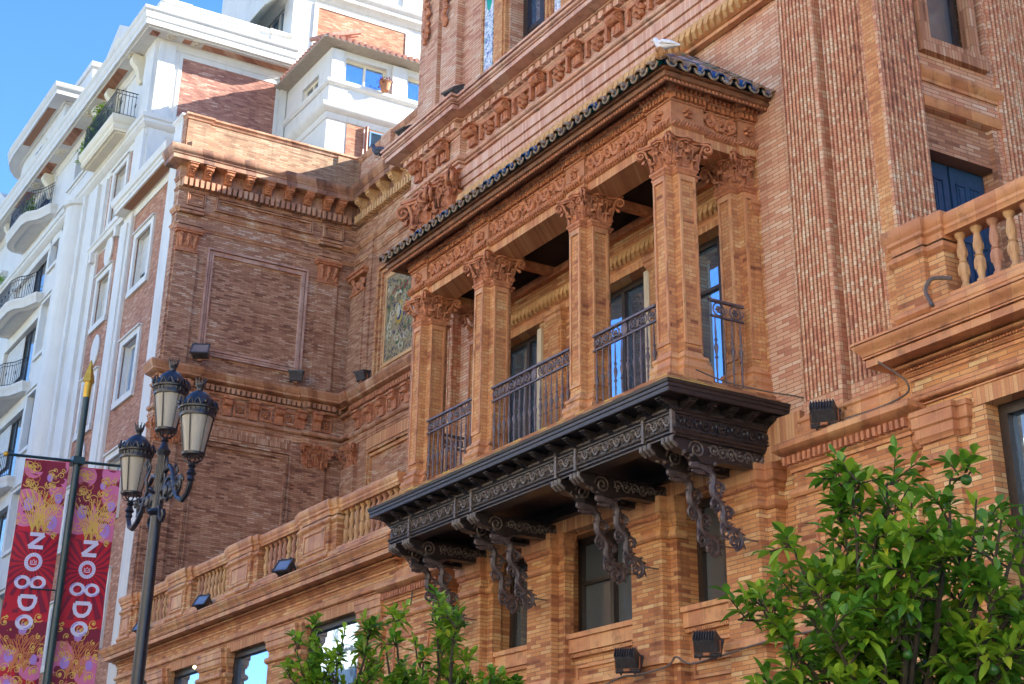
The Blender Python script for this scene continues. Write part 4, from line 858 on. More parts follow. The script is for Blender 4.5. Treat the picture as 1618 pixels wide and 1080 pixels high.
def balustrade(x0, x1, peds, n_per, ext=None):
    YB = 13.0
    mb = MB()
    # plinth and rails
    mb.sweep([(x0, YB), (x1, YB)], [(-.3, 6.4), (.08, 6.4), (.08, 6.62), (.05, 6.63), (.10, 6.68), (.10, 6.74), (.06, 6.78), (.02, 6.8), (.02, 6.84), (-.28, 6.84), (-.3, 6.8)])
    mb.build('balustrade_plinth', M_MOULD, P)
    for a, b in peds:
        for e0, e1, d in ((a, b, .09), (a - .26, a, .03), (b, b + .26, .03)):
            e0 = max(e0, x0); e1 = min(e1, x1)
            if e1 - e0 < .05: continue
            mb = MB(); path = [(e0, YB + .3), (e0, YB - d), (e1, YB - d), (e1, YB + .3)]; 
            mb.sweep(path, [(-.12, 6.38), (.035, 6.38), (.035, 6.60), (.0, 6.62), (.0, 7.52), (-.12, 7.52)])
            for q in ((.0, ),): pass
            mb.build('pedestal', B_MAIN, P, 0)
            mb = MB(); mb.sweep(path, [(-.12, 6.66), (.01, 6.67), (.05, 6.71), (.05, 6.75), (.01, 6.79), (-.12, 6.8)]); mb.build('pedestal_ring', M_MOULD, P); mb = MB(); mb.sweep(path, [(-.12, 7.36), (.01, 7.37), (.05, 7.41), (.05, 7.45), (.01, 7.49), (-.12, 7.5)]); mb.build('pedestal_ring', M_MOULD, P); mb = MB()
            mb.sweep(path, [(-.12, 7.5), (.0, 7.52), (.015, 7.6), (.05, 7.63), (.05, 7.67), (.08, 7.71), (.10, 7.78), (.09, 7.82), (-.12, 7.85)]); mb.box(e0, e1, YB - d, YB + .3, 7.5, 7.84)
            if d > .05 and b - a > .5:
                m2 = MB(FY(YB - d))
                for (a0, a1, c0, c1) in ((a + .14, b - .14, 7.26, 7.31), (a + .14, b - .14, 6.86, 6.9), (a + .14, a + .19, 6.9, 7.26), (b - .19, b - .14, 6.9, 7.26)): m2.box(a0, a1, -.005, .022, c0, c1)
                m2.box(a + .22, b - .22, -.005, .012, 6.93, 7.22)
                m2.build('pedestal_panel', M_MOULD, P, 0)
            mb.build('pedestal_cap', M_MOULD, P)
    cuts = []; e = x0
    for a, b in peds: cuts.append((e, a - .26)); e = b + .26
    cuts.append((e, x1))
    for a, b in cuts:
        if b - a < .3: continue
        mb = MB(); mb.sweep([(a, YB), (b, YB)], [(-.26, 7.56), (.0, 7.56), (.01, 7.6), (.03, 7.62), (.03, 7.66), (.06, 7.7), (.07, 7.76), (.06, 7.79), (-.3, 7.82)]); mb.build('handrail', M_MOULD, P)
        k = max(2, round((b - a) / .25)); st = (b - a) / k
        for i in range(k):
            c = a + (i + .5) * st; tone = BAL[int(rnd() * 3)]
            mb = MB(); sc_ = lambda prof, z0, h: [(r, z0 + z * h) for r, z in prof]
            pr = [(.085, 0), (.085, .06), (.07, .07), (.075, .10), (.05, .13), (.045, .16), (.062, .24), (.075, .34), (.078, .42), (.07, .47), (.052, .49), (.072, .51), (.052, .53), (.05, .56), (.068, .63), (.07, .72), (.055, .82), (.042, .88), (.045, .90), (.065, .92), (.075, .95), (.085, .965), (.085, 1.0)]
            pr = [(r * .8, z) for r, z in pr]; mb.lathe(sc_(pr, 6.84, .72), (c, YB + .13, 0), 12)
            mb2 = MB(lambda u, n, z, c=c: (c + math.sin(u) * n, YB + .13 - math.cos(u) * n, z))
            for q in range(7):
                a_ = q * .8976; mb2.ball((a_, .059, 7.10), .20, .012, .07, 5, 4); mb2.ball((a_ + .45, .054, 7.32), .18, .010, .05, 5, 4)
            mb.add(mb2.v, mb2.f)
            mb.build('baluster', tone, P, 40)
BAL = [M_TERRA2, plain('ochre baluster', (.60, .37, .18), (.46, .25, .12), rough=.7, scale=6, bump=.3), plain('rosy baluster', (.50, .26, .16), (.36, .16, .09), rough=.7, scale=6, bump=.3)]
terrace(-42.3, -26.0, [(-41.1, -39.6), (-38.1, -35.95), (-34.2, -31.85), (-30.1, -27.5)], [(-39.3, -38.25), (-35.8, -34.35), (-31.7, -30.25), (-27.35, -26.4)])
terrace(-12.96, -2.0, [(-11.9, -9.9), (-8.0, -6.0)], [(-12.8, -12.3), (-9.5, -8.4)])
for a, b in ((-38.1, -35.95), (-34.2, -31.85), (-30.1, -27.5), (-41.1, -39.6)):
    window(P, FY(TER), a, b, GZ + .6, 5.48, -.22, M_FRAME, M_GLASSB, .12, (), (.8,), ft=.1)
for a, b in ((-11.9, -9.9), (-8.0, -6.0)): window(P, FY(TER), a, b, 1.0, 5.48, -.28, M_FRAME, M_GLASSB, .12, (.22, .5,), (.33, .62,), ft=.1)
balustrade(-42.3, -26.0, [(-42.2, -41.3), (-38.35, -37.2), (-34.3, -33.0), (-30.25, -28.9)], 8)
balustrade(-12.96, -2.0, [(-12.9, -12.42), (-9.2, -8.2)], 8)

# right-hand back wing (mirror of the left), keeps the tower's side face in shade
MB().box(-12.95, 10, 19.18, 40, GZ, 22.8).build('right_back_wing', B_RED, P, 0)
# ================================================================== back wall behind the left terrace (y = 19.18) and side face of the left wing (x = -42.3)
BY, WX = 19.18, -42.3
M_SOOT = mould_mat('sooty moulding', [(0, (.10, .05, .035)), (.3, (.26, .12, .07)), (.6, (.42, .21, .12)), (1, (.52, .33, .21))], .35)
B_BACK = brick('brown tan brick', [(0, (.24, .09, .05)), (.3, (.42, .19, .10)), (.7, (.52, .28, .15)), (1, (.64, .44, .28))], stain=.5)
mb = MB(FY(BY)); wallgrid(mb, -42.3, -26.1, 6, 21.6, [], .1); mb.build('back_wall', B_BACK, P, 0)
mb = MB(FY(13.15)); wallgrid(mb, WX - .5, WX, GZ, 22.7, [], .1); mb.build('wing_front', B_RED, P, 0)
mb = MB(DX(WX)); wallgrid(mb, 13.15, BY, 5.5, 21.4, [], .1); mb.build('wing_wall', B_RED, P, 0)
mb = MB(); mb.box(-46.9, WX - .02, 14.0, 40, GZ, 21.3); mb.box(-42.3, -26.1, BY + .1, 40, GZ, 21.3); mb.build('inner_mass', M_DARK, P, 0)
def both(prof, name, mat, x1=-26.1, y0=13.15, extra=0):
    mb = MB(); mb.sweep([(WX - .4, y0), (WX, y0), (WX, BY), (x1, BY)], prof); return mb.build(name, mat, P)
B_PAR = brick('pale parapet brick', [(0, (.22, .12, .07)), (.35, (.32, .20, .12)), (.7, (.38, .26, .155)), (1, (.46, .35, .23))], stain=.5)
# upper cornice
both([(-.3, 20.52), (.04, 20.52), (.04, 20.56), (.08, 20.6), (.08, 20.64), (.05, 20.66), (.05, 20.98), (.42, 20.98), (.44, 21.0), (.44, 21.14), (.47, 21.16), (.47, 21.19), (.53, 21.26), (.56, 21.36), (.56, 21.42), (-.3, 21.55)], 'upper_cornice', M_SOOT)
both([(-.3, 20.2), (.03, 20.2), (.03, 20.24), (.06, 20.26), (-.3, 20.27)], 'dentil_ledge', M_SOOT)
mb = MB(DX(WX)); dents(mb, 13.2, BY - .3, 20.27, 20.52, 0, .24, .11, .07)
m2 = MB(FY(BY)); dents(m2, WX + .32, -26.2, 20.27, 20.52, 0, .24, .11, .07); mb.build('dentils', M_MOULDR, P, 0); m2.build('dentils', M_TERRA2, P, 0)
for i, y in enumerate([13.42, 13.95, 14.63, 15.31, 15.99, 16.67, 17.35, 18.03, 18.5]): mb = MB(DX(WX)); scroll_bracket(mb, y, .24, 20.6, 20.95, .04, .38); mb.build('bracket', M_TERRA, P, 30)
for i in range(7): mb = MB(FY(BY)); scroll_bracket(mb, -41.6 + i * .78, .24, 20.6, 20.95, .04, .38); mb.build('bracket', M_TERRA2, P, 30)
# parapet
mb = MB(DX(WX)); wallgrid(mb, 13.25, BY, 21.4, 22.7, [(14.5, 18.0, 21.75, 22.45)], .04, -.12); mb.quad((14.5, -.16, 21.75), (18, -.16, 21.75), (18, -.16, 22.45), (14.5, -.16, 22.45)); mb.box(13.2, 13.95, -.3, -.06, 21.4, 22.72); mb.box(18.4, BY, -.3, -.06, 21.4, 22.72); mb.box(13.25, BY, -.5, -.125, 21.4, 22.7)
mb.build('parapet', B_PAR, P, 0)
mb = MB(); mb.sweep([(WX - .6, 13.2), (WX - .06, 13.2), (WX - .06, 13.97), (WX - .12, 13.97), (WX - .12, BY)], [(-.4, 22.66), (.02, 22.66), (.04, 22.7), (.04, 22.74), (.09, 22.78), (.09, 22.84), (-.4, 22.86)]); mb.build('parapet_coping', M_MOULDR, P)
mb = MB(); mb.box(WX + .0, -26.1, BY + .02, BY + .4, 21.3, 22.75); mb.build('parapet', B_SKYLIT, P, 0)
mb = MB(); mb.sweep([(WX - .1, BY + .02), (-26.1, BY + .02)], [(-.4, 22.66), (.02, 22.66), (.09, 22.78), (.09, 22.84), (-.4, 22.86)]); mb.build('parapet_coping', M_MOULDR, P)
mb = MB(); mb.box(-40.6, -39.9, BY - .12, BY + .4, 21.4, 22.85); mb.build('parapet_pier', B_SKYLIT, P, 0)
# mouldings between the cornice and the big panel
both([(-.1, 19.42), (.04, 19.42), (.04, 19.46), (.09, 19.5), (.11, 19.54), (.11, 19.58), (-.1, 19.6)], 'string_course', M_MOULDR)
both([(-.1, 18.93), (.03, 18.93), (.03, 18.98), (.07, 19.02), (.07, 19.05), (-.1, 19.06)], 'string_course', M_MOULDR)
def frame_(fr, u0, u1, z0, z1, n, w_, name, mat, fill=None):
    mb = MB(fr)
    for e, h in ((0, .10), (w_ * .4, .05), (w_ * .72, .08)):
        a0, a1, c0, c1, t_ = u0 + e, u1 - e, z0 + e, z1 - e, w_ * .26
        mb.box(a0, a1, n, n + h, c1 - t_, c1); mb.box(a0, a1, n, n + h, c0, c0 + t_); mb.box(a0, a0 + t_, n, n + h, c0 + t_, c1 - t_); mb.box(a1 - t_, a1, n, n + h, c0 + t_, c1 - t_)
    mb.build(name, mat, P, 0)
FW = DX(WX)
M_MOULDR2 = mould_mat('pale rose moulding', [(0, (.40, .19, .13)), (.5, (.52, .30, .22)), (1, (.62, .42, .33))], .3)
frame_(FW, 14.25, 17.6, 15.07, 18.46, 0, .22, 'panel_frame', M_MOULDR2)
frame_(FW, 14.35, 17.63, 19.7, 20.15, 0, .1, 'panel_frame', M_MOULDR); frame_(FW, 13.42, 14.0, 19.7, 20.15, 0, .09, 'panel_frame', M_MOULDR); frame_(FW, 18.0, 18.7, 19.7, 20.15, 0, .09, 'panel_frame', M_MOULDR)
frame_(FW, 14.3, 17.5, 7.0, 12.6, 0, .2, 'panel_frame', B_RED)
MB(FW).box(14.6, 17.5, 0, .03, 12.72, 13.0).build('lintel', B_SOLDR, P, 0)
# pilasters of the wing
for a, b in ((13.22, 13.93), (17.9, 18.6)):
    m = MB(FW); m.box(a, b, 0, .10, 14.7, 18.2); m.box(a, b, 0, .10, 5.5, 12.3); m.box(a - .02, b + .02, 0, .12, 19.06, 20.2) if 0 else None; m.build('wing_pilaster', B_RED, P, 0)
    for z0, z1 in ((18.2, 18.75),):
        m = MB(FW); m.box(a - .03, b + .03, 0, .15, z0 - .06, z0); m.box(a + .02, b - .02, 0, .11, z0, z1)
        for k in (-1, 0, 1):
            c = (a + b) / 2 + k * .2; m.tube([(c, .1, z0 + .1), (c + k * .03, .13, z0 + .35), (c + k * .06, .2, z0 + .48), (c + k * .07, .24, z0 + .42)], [.05, .09, .07, .03], 6)
        for k in range(10): m.ball((a + .06 + rnd() * (b - a - .12), .12, z0 + .05 + .4 * rnd()), .05, .05, .07, 6, 4)
        m.box(a - .06, b + .06, 0, .2, z1, z1 + .06); m.box(a - .1, b + .1, 0, .24, z1 + .06, z1 + .14); m.build('wing_capital', M_TERRA, P, 40)
        m = MB(FW)
        for zz, o in ((18.92, .12), (19.02, .15), (19.42, .16), (19.52, .2), (19.6, .0)):
            if o: m.box(a - .04, b + .04, 0, o, zz, zz + .08)
        m.build('capital_block', M_MOULDR, P, 0)
mb = MB(); capital(mb, WX + .02, 18.25, 12.26, 12.95, .12, .36, (0, 1, 2), .14); mb.build('lower_capital', M_TERRA, P)
mb = MB(); capital(mb, WX + .02, 13.6, 12.26, 12.95, .12, .36, (0, 1, 2), .14); mb.build('lower_capital', M_TERRA, P)
# lower cornice around wing and back wall
low = [(WX - .4, 13.15), (WX + .1, 13.15), (WX + .1, 14.1), (WX, 14.1), (WX, 17.8), (WX + .1, 17.8), (WX + .1, 18.75), (WX, 18.75), (WX, BY - .12), (WX + .5, BY - .12), (WX + .5, BY), (-26.1, BY)]
def lowb(prof, name, mat): mb = MB(); mb.sweep(low, prof); return mb.build(name, mat, P)
lowb([(-.1, 14.2), (.05, 14.2), (.05, 14.24), (.18, 14.26), (.26, 14.3), (.26, 14.35), (.3, 14.38), (.33, 14.46), (.36, 14.5), (.36, 14.56), (-.1, 14.66)], 'lower_cornice', M_MOULDR)
lowb([(-.1, 13.95), (.04, 13.95), (.07, 13.98), (.07, 14.02), (-.1, 14.04)], 'string_course', M_MOULDR)
lowb([(-.1, 13.22), (.05, 13.22), (.09, 13.26), (.09, 13.32), (.05, 13.36), (-.1, 13.38)], 'string_course', M_MOULDR)
lowb([(-.1, 12.98), (.02, 12.98), (.02, 13.04), (.045, 13.06), (.045, 13.12), (-.1, 13.14)], 'string_course', M_MOULDR)
mb = MB(FW)
for a, b, n in ((13.15, 14.1, .1), (14.1, 17.8, 0), (17.8, 18.75, .1), (18.75, BY - .2, 0)): dents(mb, a + .02, b, 14.04, 14.2, n, n + .16, .1, .06)
mb.build('dentils', M_MOULDR, P, 0)
mb = MB(FY(BY)); dents(mb, WX + .6, -30, 14.04, 14.2, 0, .16, .1, .06); mb.build('dentils', M_TERRA, P, 0)
for i, (y, n) in enumerate([(13.6, .1), (14.55, 0), (15.35, 0), (16.18, 0), (17.0, 0), (17.7, 0), (18.2, .1)]):
    mb = MB(FW); mb.box(y - .13, y + .13, n, n + .09, 13.38, 13.66); mb.ext_u([(n, 13.66), (n + .12, 13.66), (n + .2, 13.7), (n + .22, 13.8), (n + .16, 13.86), (n, 13.86)], y - .13, y + .13); mb.box(y - .16, y + .16, n, n + .22, 13.86, 13.93); mb.build('console', M_TERRA, P, 30)
for y in (14.95, 15.77, 16.6, 17.37, 18.55):
    mb = MB(FW); mb.box(y - .2, y + .2, 0, .05, 13.8, 13.86); mb.box(y - .2, y + .2, 0, .05, 13.42, 13.47); mb.box(y - .2, y - .15, 0, .05, 13.47, 13.8); mb.box(y + .15, y + .2, 0, .05, 13.47, 13.8); rosette(mb, y, 13.63, 0, .12, 6, .05); mb.build('frieze_rosette', M_TERRA, P)
for i in range(8):
    x = -41.2 + i * .8; mb = MB(FY(BY)); mb.box(x - .13, x + .13, 0, .09, 13.38, 13.66); mb.ext_u([(0, 13.66), (.12, 13.66), (.2, 13.7), (.22, 13.8), (.16, 13.86), (0, 13.86)], x - .13, x + .13); mb.box(x - .16, x + .16, 0, .22, 13.86, 13.93); mb.build('console', M_TERRA, P, 30)
    mb = MB(FY(BY)); mb.box(x + .22, x + .6, 0, .05, 13.8, 13.86); mb.box(x + .22, x + .27, 0, .05, 13.47, 13.8); mb.box(x + .55, x + .6, 0, .05, 13.47, 13.8); rosette(mb, x + .41, 13.63, 0, .11, 6, .05); mb.build('frieze_rosette', M_TERRA, P)
# back wall: corner pilaster, coat-of-arms tile panel, small panel
FB = FY(BY)
m = MB(FB); m.box(-42.15, -41.2, 0, .12, 14.7, 17.85); m.box(-42.1, -41.2, 0, .12, 6, 12.3); m.box(-41.2, -40.9, 0, .06, 14.7, 19.4); m.build('back_pilaster', B_BACK, P, 0)
m = MB(FB); m.box(-42.2, -41.15, 0, .16, 17.8, 17.86)
for k in range(24): m.ball((-42.1 + rnd() * .9, .14, 17.9 + rnd() * .42), .07, .06, .08, 6, 4)
m.box(-42.25, -41.1, 0, .22, 18.36, 18.46); m.box(-42.3, -41.05, 0, .27, 18.46, 18.56); m.build('back_capital', M_TERRA, P, 40)
mb = MB(); capital(mb, -41.65, BY + .02, 12.26, 12.95, .36, .12, (0, 1, 3), .14); mb.build('lower_capital', M_TERRA, P)
for e, h, w_ in ((0, .1, .12), (.2, .06, .1), (.42, .04, .08)):
    m = MB(FB); a0, a1, c0, c1 = -40.35 + e, -37.35 - e, 14.65, 18.25 - e; m.box(a0, a1, 0, h, c1 - w_, c1); m.box(a0, a0 + w_, 0, h, c0, c1 - w_); m.box(a1 - w_, a1, 0, h, c0, c1 - w_); m.build('panel_frame', B_MAIN, P, 0)
az = tilemat('ornate panel', [(.36, .30, .17), (.03, .035, .09), (.30, .23, .10), (.07, .08, .03)], [(0, (.40, .35, .21)), (.24, (.03, .035, .09)), (.46, (.34, .28, .15))], 10)
m = MB(FB); m.box(-39.72, -37.95, 0, .03, 15.0, 17.68); PANEL = m.build('glazed_tile_panel', az, P, 0)
def gl(nm, c): return plain(nm, c, tuple(x * .7 for x in c), rough=.2, scale=9)
gy, gg, gb, gr_, gw = gl('yellow glaze', (.46, .33, .08)), gl('leaf green glaze', (.07, .14, .04)), gl('cobalt glaze', (.05, .06, .16)), gl('red glaze', (.30, .07, .04)), gl('cream glaze', (.56, .50, .34))
m = MB(FB); cu, cz = -38.83, 16.35
m.ball((cu, .035, cz), .26, .02, .38, 16, 8); m.build('yellow_cartouche', gy, PANEL)
m = MB(FB); m.ball((cu, .045, cz), .17, .02, .27, 16, 8); m.build('crest_field', gb, PANEL)
m = MB(FB); m.ball((cu, .075, cz), .12, .02, .2, 12, 6); m.tube([(cu - .2, .06, cz + .5), (cu - .1, .07, cz + .62), (cu, .07, cz + .55), (cu + .1, .07, cz + .62), (cu + .2, .06, cz + .5)], .04, 6); m.build('crest', gw, PANEL)
m = MB(FB)
for k in range(26): a = rnd() * 6.28; q = .5 + .28 * rnd(); m.ball((cu + q * math.cos(a), .04, cz + q * 1.3 * math.sin(a)), .05 + .04 * rnd(), .02, .06, 6, 4)
m.build('leaf_garland', gg, PANEL)
m = MB(FB)
for k in range(9): m.ball((cu + (rnd() - .5) * 1.0, .04, cz + .62 + rnd() * .25), .06, .02, .05, 6, 4)
for k in range(6): m.ball((cu + (rnd() - .5) * 1.2, .04, cz - .3 + rnd() * .5), .05, .02, .05, 6, 4)
m.build('red_flowers', gr_, PANEL)
m = MB(FB)
for k in range(14):
    a, b = -39.55 + rnd() * 1.45, 15.15 + rnd() * 2.4; m.tube([(p[0], .04, p[2]) for p in spir(a, b, .14 + .06 * rnd(), 1.3, rnd() * 6, 1 if k % 2 else -1, 0)], .028, 5)
m.build('cream_scrolls', gw, PANEL)
m = MB(FB)
for (a0, a1, c0, c1) in ((-39.8, -37.9, 17.68, 17.78), (-39.8, -39.72, 14.98, 17.68), (-39.8, -37.9, 14.9, 15.0)): m.box(a0, a1, 0, .05, c0, c1)
m.build('panel_border', M_TERRA2, P, 0)
frame_(FB, -40.4, -37.2, 10.9, 12.5, 0, .2, 'panel_frame', B_MAIN); MB(FB).box(-40.6, -37, 0, .03, 12.6, 12.95).build('lintel', B_SOLD, P, 0)
# ================================================================== white apartment building on the left
W = thing('white_apartment_building', 'tall white apartment block with orange brick strips and curved balconies left of the brick palace', 'building', (-52, 13.2, GZ))
FWH = FY(13.4); DWH = DX(-47.5)
wcols = []
wins = []
for z in (2.95, 6.68, 10.4, 14.15, 17.9): wins.append((-46.88, -45.35, z + .45, z + 2.3))
HA = [(a, b, c, d) for a, b, c, d in wins]
SB = [(-50.98, -49.62, z + .45, z + 2.15) for z in (2.9, 6.65, 10.35, 14.1, 17.9)] + [(-50.7, -49.3, 22.1, 24.1)]
SD = [(-59.1, -57.7, z, z + 2.2) for z in (4.4, 8.2, 12.0, 15.8, 19.6, 23.3)]
SE = [(-65.1, -59.8, z, z + 2.75) for z in (3.4, 7.2, 11.2, 15.0, 18.75, 22.45)]
SF = [(-76, -73, z, z + 2.2) for z in (4.4, 8.2, 12.0, 15.8, 19.6, 23.3, 26.2)]
ST = [(-57.0, -55.4, 25.7, 27.6), (-52.8, -51.3, 25.7, 27.7), (-64.4, -60.4, 26.35, 27.95)]
mb = MB(FWH); wallgrid(mb, -90, -42.3, GZ, 21.9, HA + SB[:-1] + SD[:-1] + SE[:-1] + SF[:-2], .3)
mb.build('wall', M_STUCCO, W, 0)
mb = MB(FWH); wallgrid(mb, -90, -47.5, 21.9, 28.3, [SB[-1], SD[-1], SE[-1]] + SF[-2:] + ST, .3); mb.build('wall', M_STUCCO, W, 0)
mb = MB(DWH); wallgrid(mb, 13.4, 30, 20.5, 28.2, [], .2); mb.build('side_wall', M_STUCCO, W, 0)
mb = MB(); mb.box(-90, -47.52, 13.8, 30, GZ, 28.2); mb.box(-47.5, -46.92, 13.8, 30, GZ, 21.4); mb.build('inner_mass', M_DARK, W, 0)
mb = MB(FWH); mb.box(-47.4, -43.3, 0, .02, GZ, 21.1)
# brick fields cut round the windows
m = MB(FWH); wallgrid(m, -47.55, -43.3, GZ, 21.3, HA, .05, .03); m.build('brick_field', B_WHITE, W, 0)
m = MB(FWH); wallgrid(m, -51.6, -48.75, GZ, 21.3, SB[:-1], .05, .03); m.build('brick_field', B_WHITE, W, 0)
m = MB(FWH); wallgrid(m, -51.4, -48.75, 21.95, 24.6, [SB[-1]], .05, .03); m.build('brick_field', B_WHITE, W, 0)
def surround(u0, u1, z0, z1, w_=.24, n=.03, sill=True, h=.08):
    m = MB(FWH); m.box(u0 - w_, u0, n, n + h, z0, z1); m.box(u1, u1 + w_, n, n + h, z0, z1); m.box(u0 - w_, u1 + w_, n, n + h, z1, z1 + w_); m.box(u0 - w_, u1 + w_, n, n + h + .02, z0 - w_ * .9, z0)
    m.box(u0 - w_ * 1.2, u1 + w_ * 1.2, n, n + h + .07, z1 + w_ * .8, z1 + w_) if sill else None
    m.build('window_surround', M_STUCCO, W, 0)
for i, (a, b, c, d) in enumerate(HA + SB):
    surround(a, b, c, d); o = window(W, FWH, a, b, c, d, -.26, M_STUCCO, M_GLASSB, .09, (.5,), (), ft=.08)
    if i in (4, 8, 9, 10):
        m = MB(FWH); zb = d - (d - c) * (.72 if i == 4 else .8)
        k = int((d - zb) / .06)
        for j in range(k): m.box(a + .07, b - .07, -.17, -.14, zb + j * .06, zb + j * .06 + .05)
        m.build('roller_shutter', M_SHUT, W, 0)
for i, (a, b, c, d) in enumerate(SD + SF + ST):
    surround(a, b, c, d, .16, 0); window(W, FWH, a, b, c, d, -.26, M_BLUEF if i % 2 else M_STUCCO, M_GLASSB, .09, (.5,), (), ft=.08)
for i, (a, b, c, d) in enumerate(SE):
    window(W, FWH, a, b, c, d, -.28, M_BLACK, M_GLASSD, .07, (.33, .66), (), ft=.06)
    m = MB(FWH); zb = c + (d - c) * .35
    for j in range(int((d - zb) / .07)): m.box(a + .1, a + (b - a) * .55, -.18, -.15, zb + j * .07, zb + j * .07 + .06)
    m.build('roller_shutter', M_SHUT, W, 0)
# pilasters
m = MB(FWH); m.box(-43.5, -42.68, .0, .27, GZ, 22.6); m.build('pilaster', M_STUCCO, W, 0)
m = MB(); m.box(-42.9, -42.31, 13.1, 40, 21.3, 22.75) if 0 else m.box(-43.4, -42.66, 13.12, 13.6, 22.6, 22.8); m.sweep([(-43.4, 13.6), (-43.4, 13.12), (-42.66, 13.12), (-42.66, 13.6)], [(-.2, 22.75), (.02, 22.75), (.02, 22.8), (.08, 22.86), (.08, 22.92), (-.2, 22.94)]); m.build('party_wall', M_STUCCO, W, 0)
m = MB(FWH); m.box(-48.75, -47.55, 0, .16, GZ, 21.3); m.box(-48.5, -47.8, .16, .22, GZ, 21.1); m.build('pilaster', M_STUCCO, W, 0)
m = MB(FWH)
for a, b, n in ((-56.6, -51.6, .12), (-56.3, -52.2, .26), (-55.2, -53.4, .38)): m.box(a, b, 0, n, GZ, 24.3)
m.build('broad_pilaster', M_STUCCO, W, 0)
m = MB(FWH); m.lathe([(.55, GZ), (.55, 24.0), (.66, 24.05), (.66, 24.2)], (-54.3, .25, 0), 24); m.build('half_column', M_STUCCO, W, 30)
for a, b in ((-57.6, -57.0), (-67.6, -67.0), (-48.5, -47.52), (-71, -68.8)): MB(FWH).box(a, b, 0, .14, GZ, 24.3 if a < -50 else 28.2).build('pilaster', M_STUCCO, W, 0)
# oval medallions
for z in (20.95, 17.3, 13.55, 9.8):
    m = MB(FWH); m.lathe([(.44, 0), (.44, .05), (.38, .07), (.36, .06), (.30, .08)], (0, 0, 0), 28, 'n'); m.v = [(-50.2 + (p[0]), 13.4 - .03 - (p[1] - 13.4) * -1 if 0 else 13.36 + (p[1] - 13.4), z + p[2] * 1.25) for p in m.v]
    m.build('oval_medallion', M_STUCCO, W, 40)
# small cornice above section A and ledges
m = MB(); cp = [(-47.35, 13.6), (-47.35, 13.4), (-43.2, 13.4), (-43.2, 13.8)]; cp = [(-47.9, 14.0), (-47.9, 13.35), (-43.55, 13.35), (-43.55, 13.9)]
m.sweep(cp, [(-.3, 21.25), (.02, 21.25), (.05, 21.35), (.05, 21.5), (.30, 21.5), (.48, 21.5), (.48, 21.62), (.52, 21.66), (.52, 21.76), (.58, 21.8), (.62, 21.98), (.62, 22.04), (-.3, 22.2)]); m.build('small_cornice', M_STUCCO, W)
MB(FY(13.35)).box(-47.6, -43.2, .12, .42, 21.485, 21.499).build('brick_soffit', B_WHITE, W, 0)
m = MB(); m.sweep([(-52.0, 13.8), (-52.0, 13.4), (-48.6, 13.4), (-48.6, 13.8)], [(-.2, 21.4), (.03, 21.4), (.22, 21.45), (.26, 21.6), (.3, 21.62), (.3, 21.7), (-.2, 21.75)])
for x in (-51.8, -48.95): m.ext_z([(x - .12, 13.4), (x + .12, 13.4), (x + .12, 13.1), (x - .12, 13.1)], 21.0, 21.38)
m.build('ledge', M_STUCCO, W, 0)
# storey ledge (z = 24.6) with the big square balcony
m = MB(); m.sweep([(-90, 13.4), (-47.5, 13.4), (-47.5, 18.4)], [(-.2, 24.35), (.04, 24.35), (.08, 24.45), (.08, 24.6), (.2, 24.66), (.28, 24.76), (.28, 24.86), (.34, 24.9), (.36, 25.05), (-.2, 25.1)]); m.build('storey_ledge', M_STUCCO, W)
m = MB(); m.sweep([(-52.8, 13.4), (-52.8, 12.6), (-49.0, 12.6), (-49.0, 13.4)], [(-.7, 25.0), (.02, 25.0), (.02, 25.06), (.06, 25.1), (.06, 25.26), (.12, 25.32), (.16, 25.46), (.16, 25.58), (-.7, 25.58)]); m.box(-52.7, -49.1, 12.7, 13.4, 24.96, 25.56); m.build('balcony_slab', M_CREAMST, W)
def rail(pts, z0, h, name='balcony_railing', pit=.13):
    m = MB(); L = 0
    for i in range(len(pts) - 1):
        a, b = Vector(pts[i]), Vector(pts[i + 1]); d = (b - a).length; k = max(1, round(d / pit))
        for zz in (z0 + .08, z0 + h - .14, z0 + h): m.tube([(a.x, a.y, zz), (b.x, b.y, zz)], .02 if zz > z0 + h - .05 else .014, 4)
        for j in range(k):
            p = a + (b - a) * (j + .5) / k; m.tube([(p.x, p.y, z0 + .0), (p.x, p.y, z0 + h)], .011, 4)
            if j % 4 == 1: m.tube([(p.x + q[1], p.y, z0 + h * .5 + q[2]) for q in spir_n(0, 0, .11, 1.2, 8)], .014, 4)
    return m.build(name, M_BLACK, W, 30)
rail([(-52.75, 13.3), (-52.75, 12.52), (-48.95, 12.52), (-48.95, 13.3)], 25.58, 1.0)
# curved balconies
for z in (26.3, 22.4, 18.7, 14.95, 11.15):
    c0, c1 = (-66.6, -60.9) if z > 0 else 0, 0
    arc = [(-66.8, 13.4), (-66.8, 13.0)] + [(-65.5 - 1.3 * math.cos(t * math.pi / 16) + 0, 12.95 - .75 * math.sin(t * math.pi / 16)) for t in range(0, 9)] + [(-63.0, 12.2), (-62.4, 12.35), (-61.9, 12.75), (-61.3, 12.95), (-60.8, 13.1), (-60.8, 13.4)]; arc = [(x * .86 + 1.4 - 8.6, 13.4 - (13.4 - y) * .78) for x, y in arc]
    m = MB(); m.sweep(arc, [(-.3, z - .42), (0, z - .36), (.03, z - .28), (.05, z - .17), (.1, z - .12), (.12, z - .02), (.12, z), (-.3, z)])
    pl = [(p[0], 13.4 - p[1]) for p in arc]; m2 = MB(FY(13.4)); m2.ext_z(pl, z - .38, z - .03); m.add(m2.v, m2.f); m.build('balcony_slab', M_STUCCO, W)
    rail(arc[1:-1], z, 1.0, pit=.14)
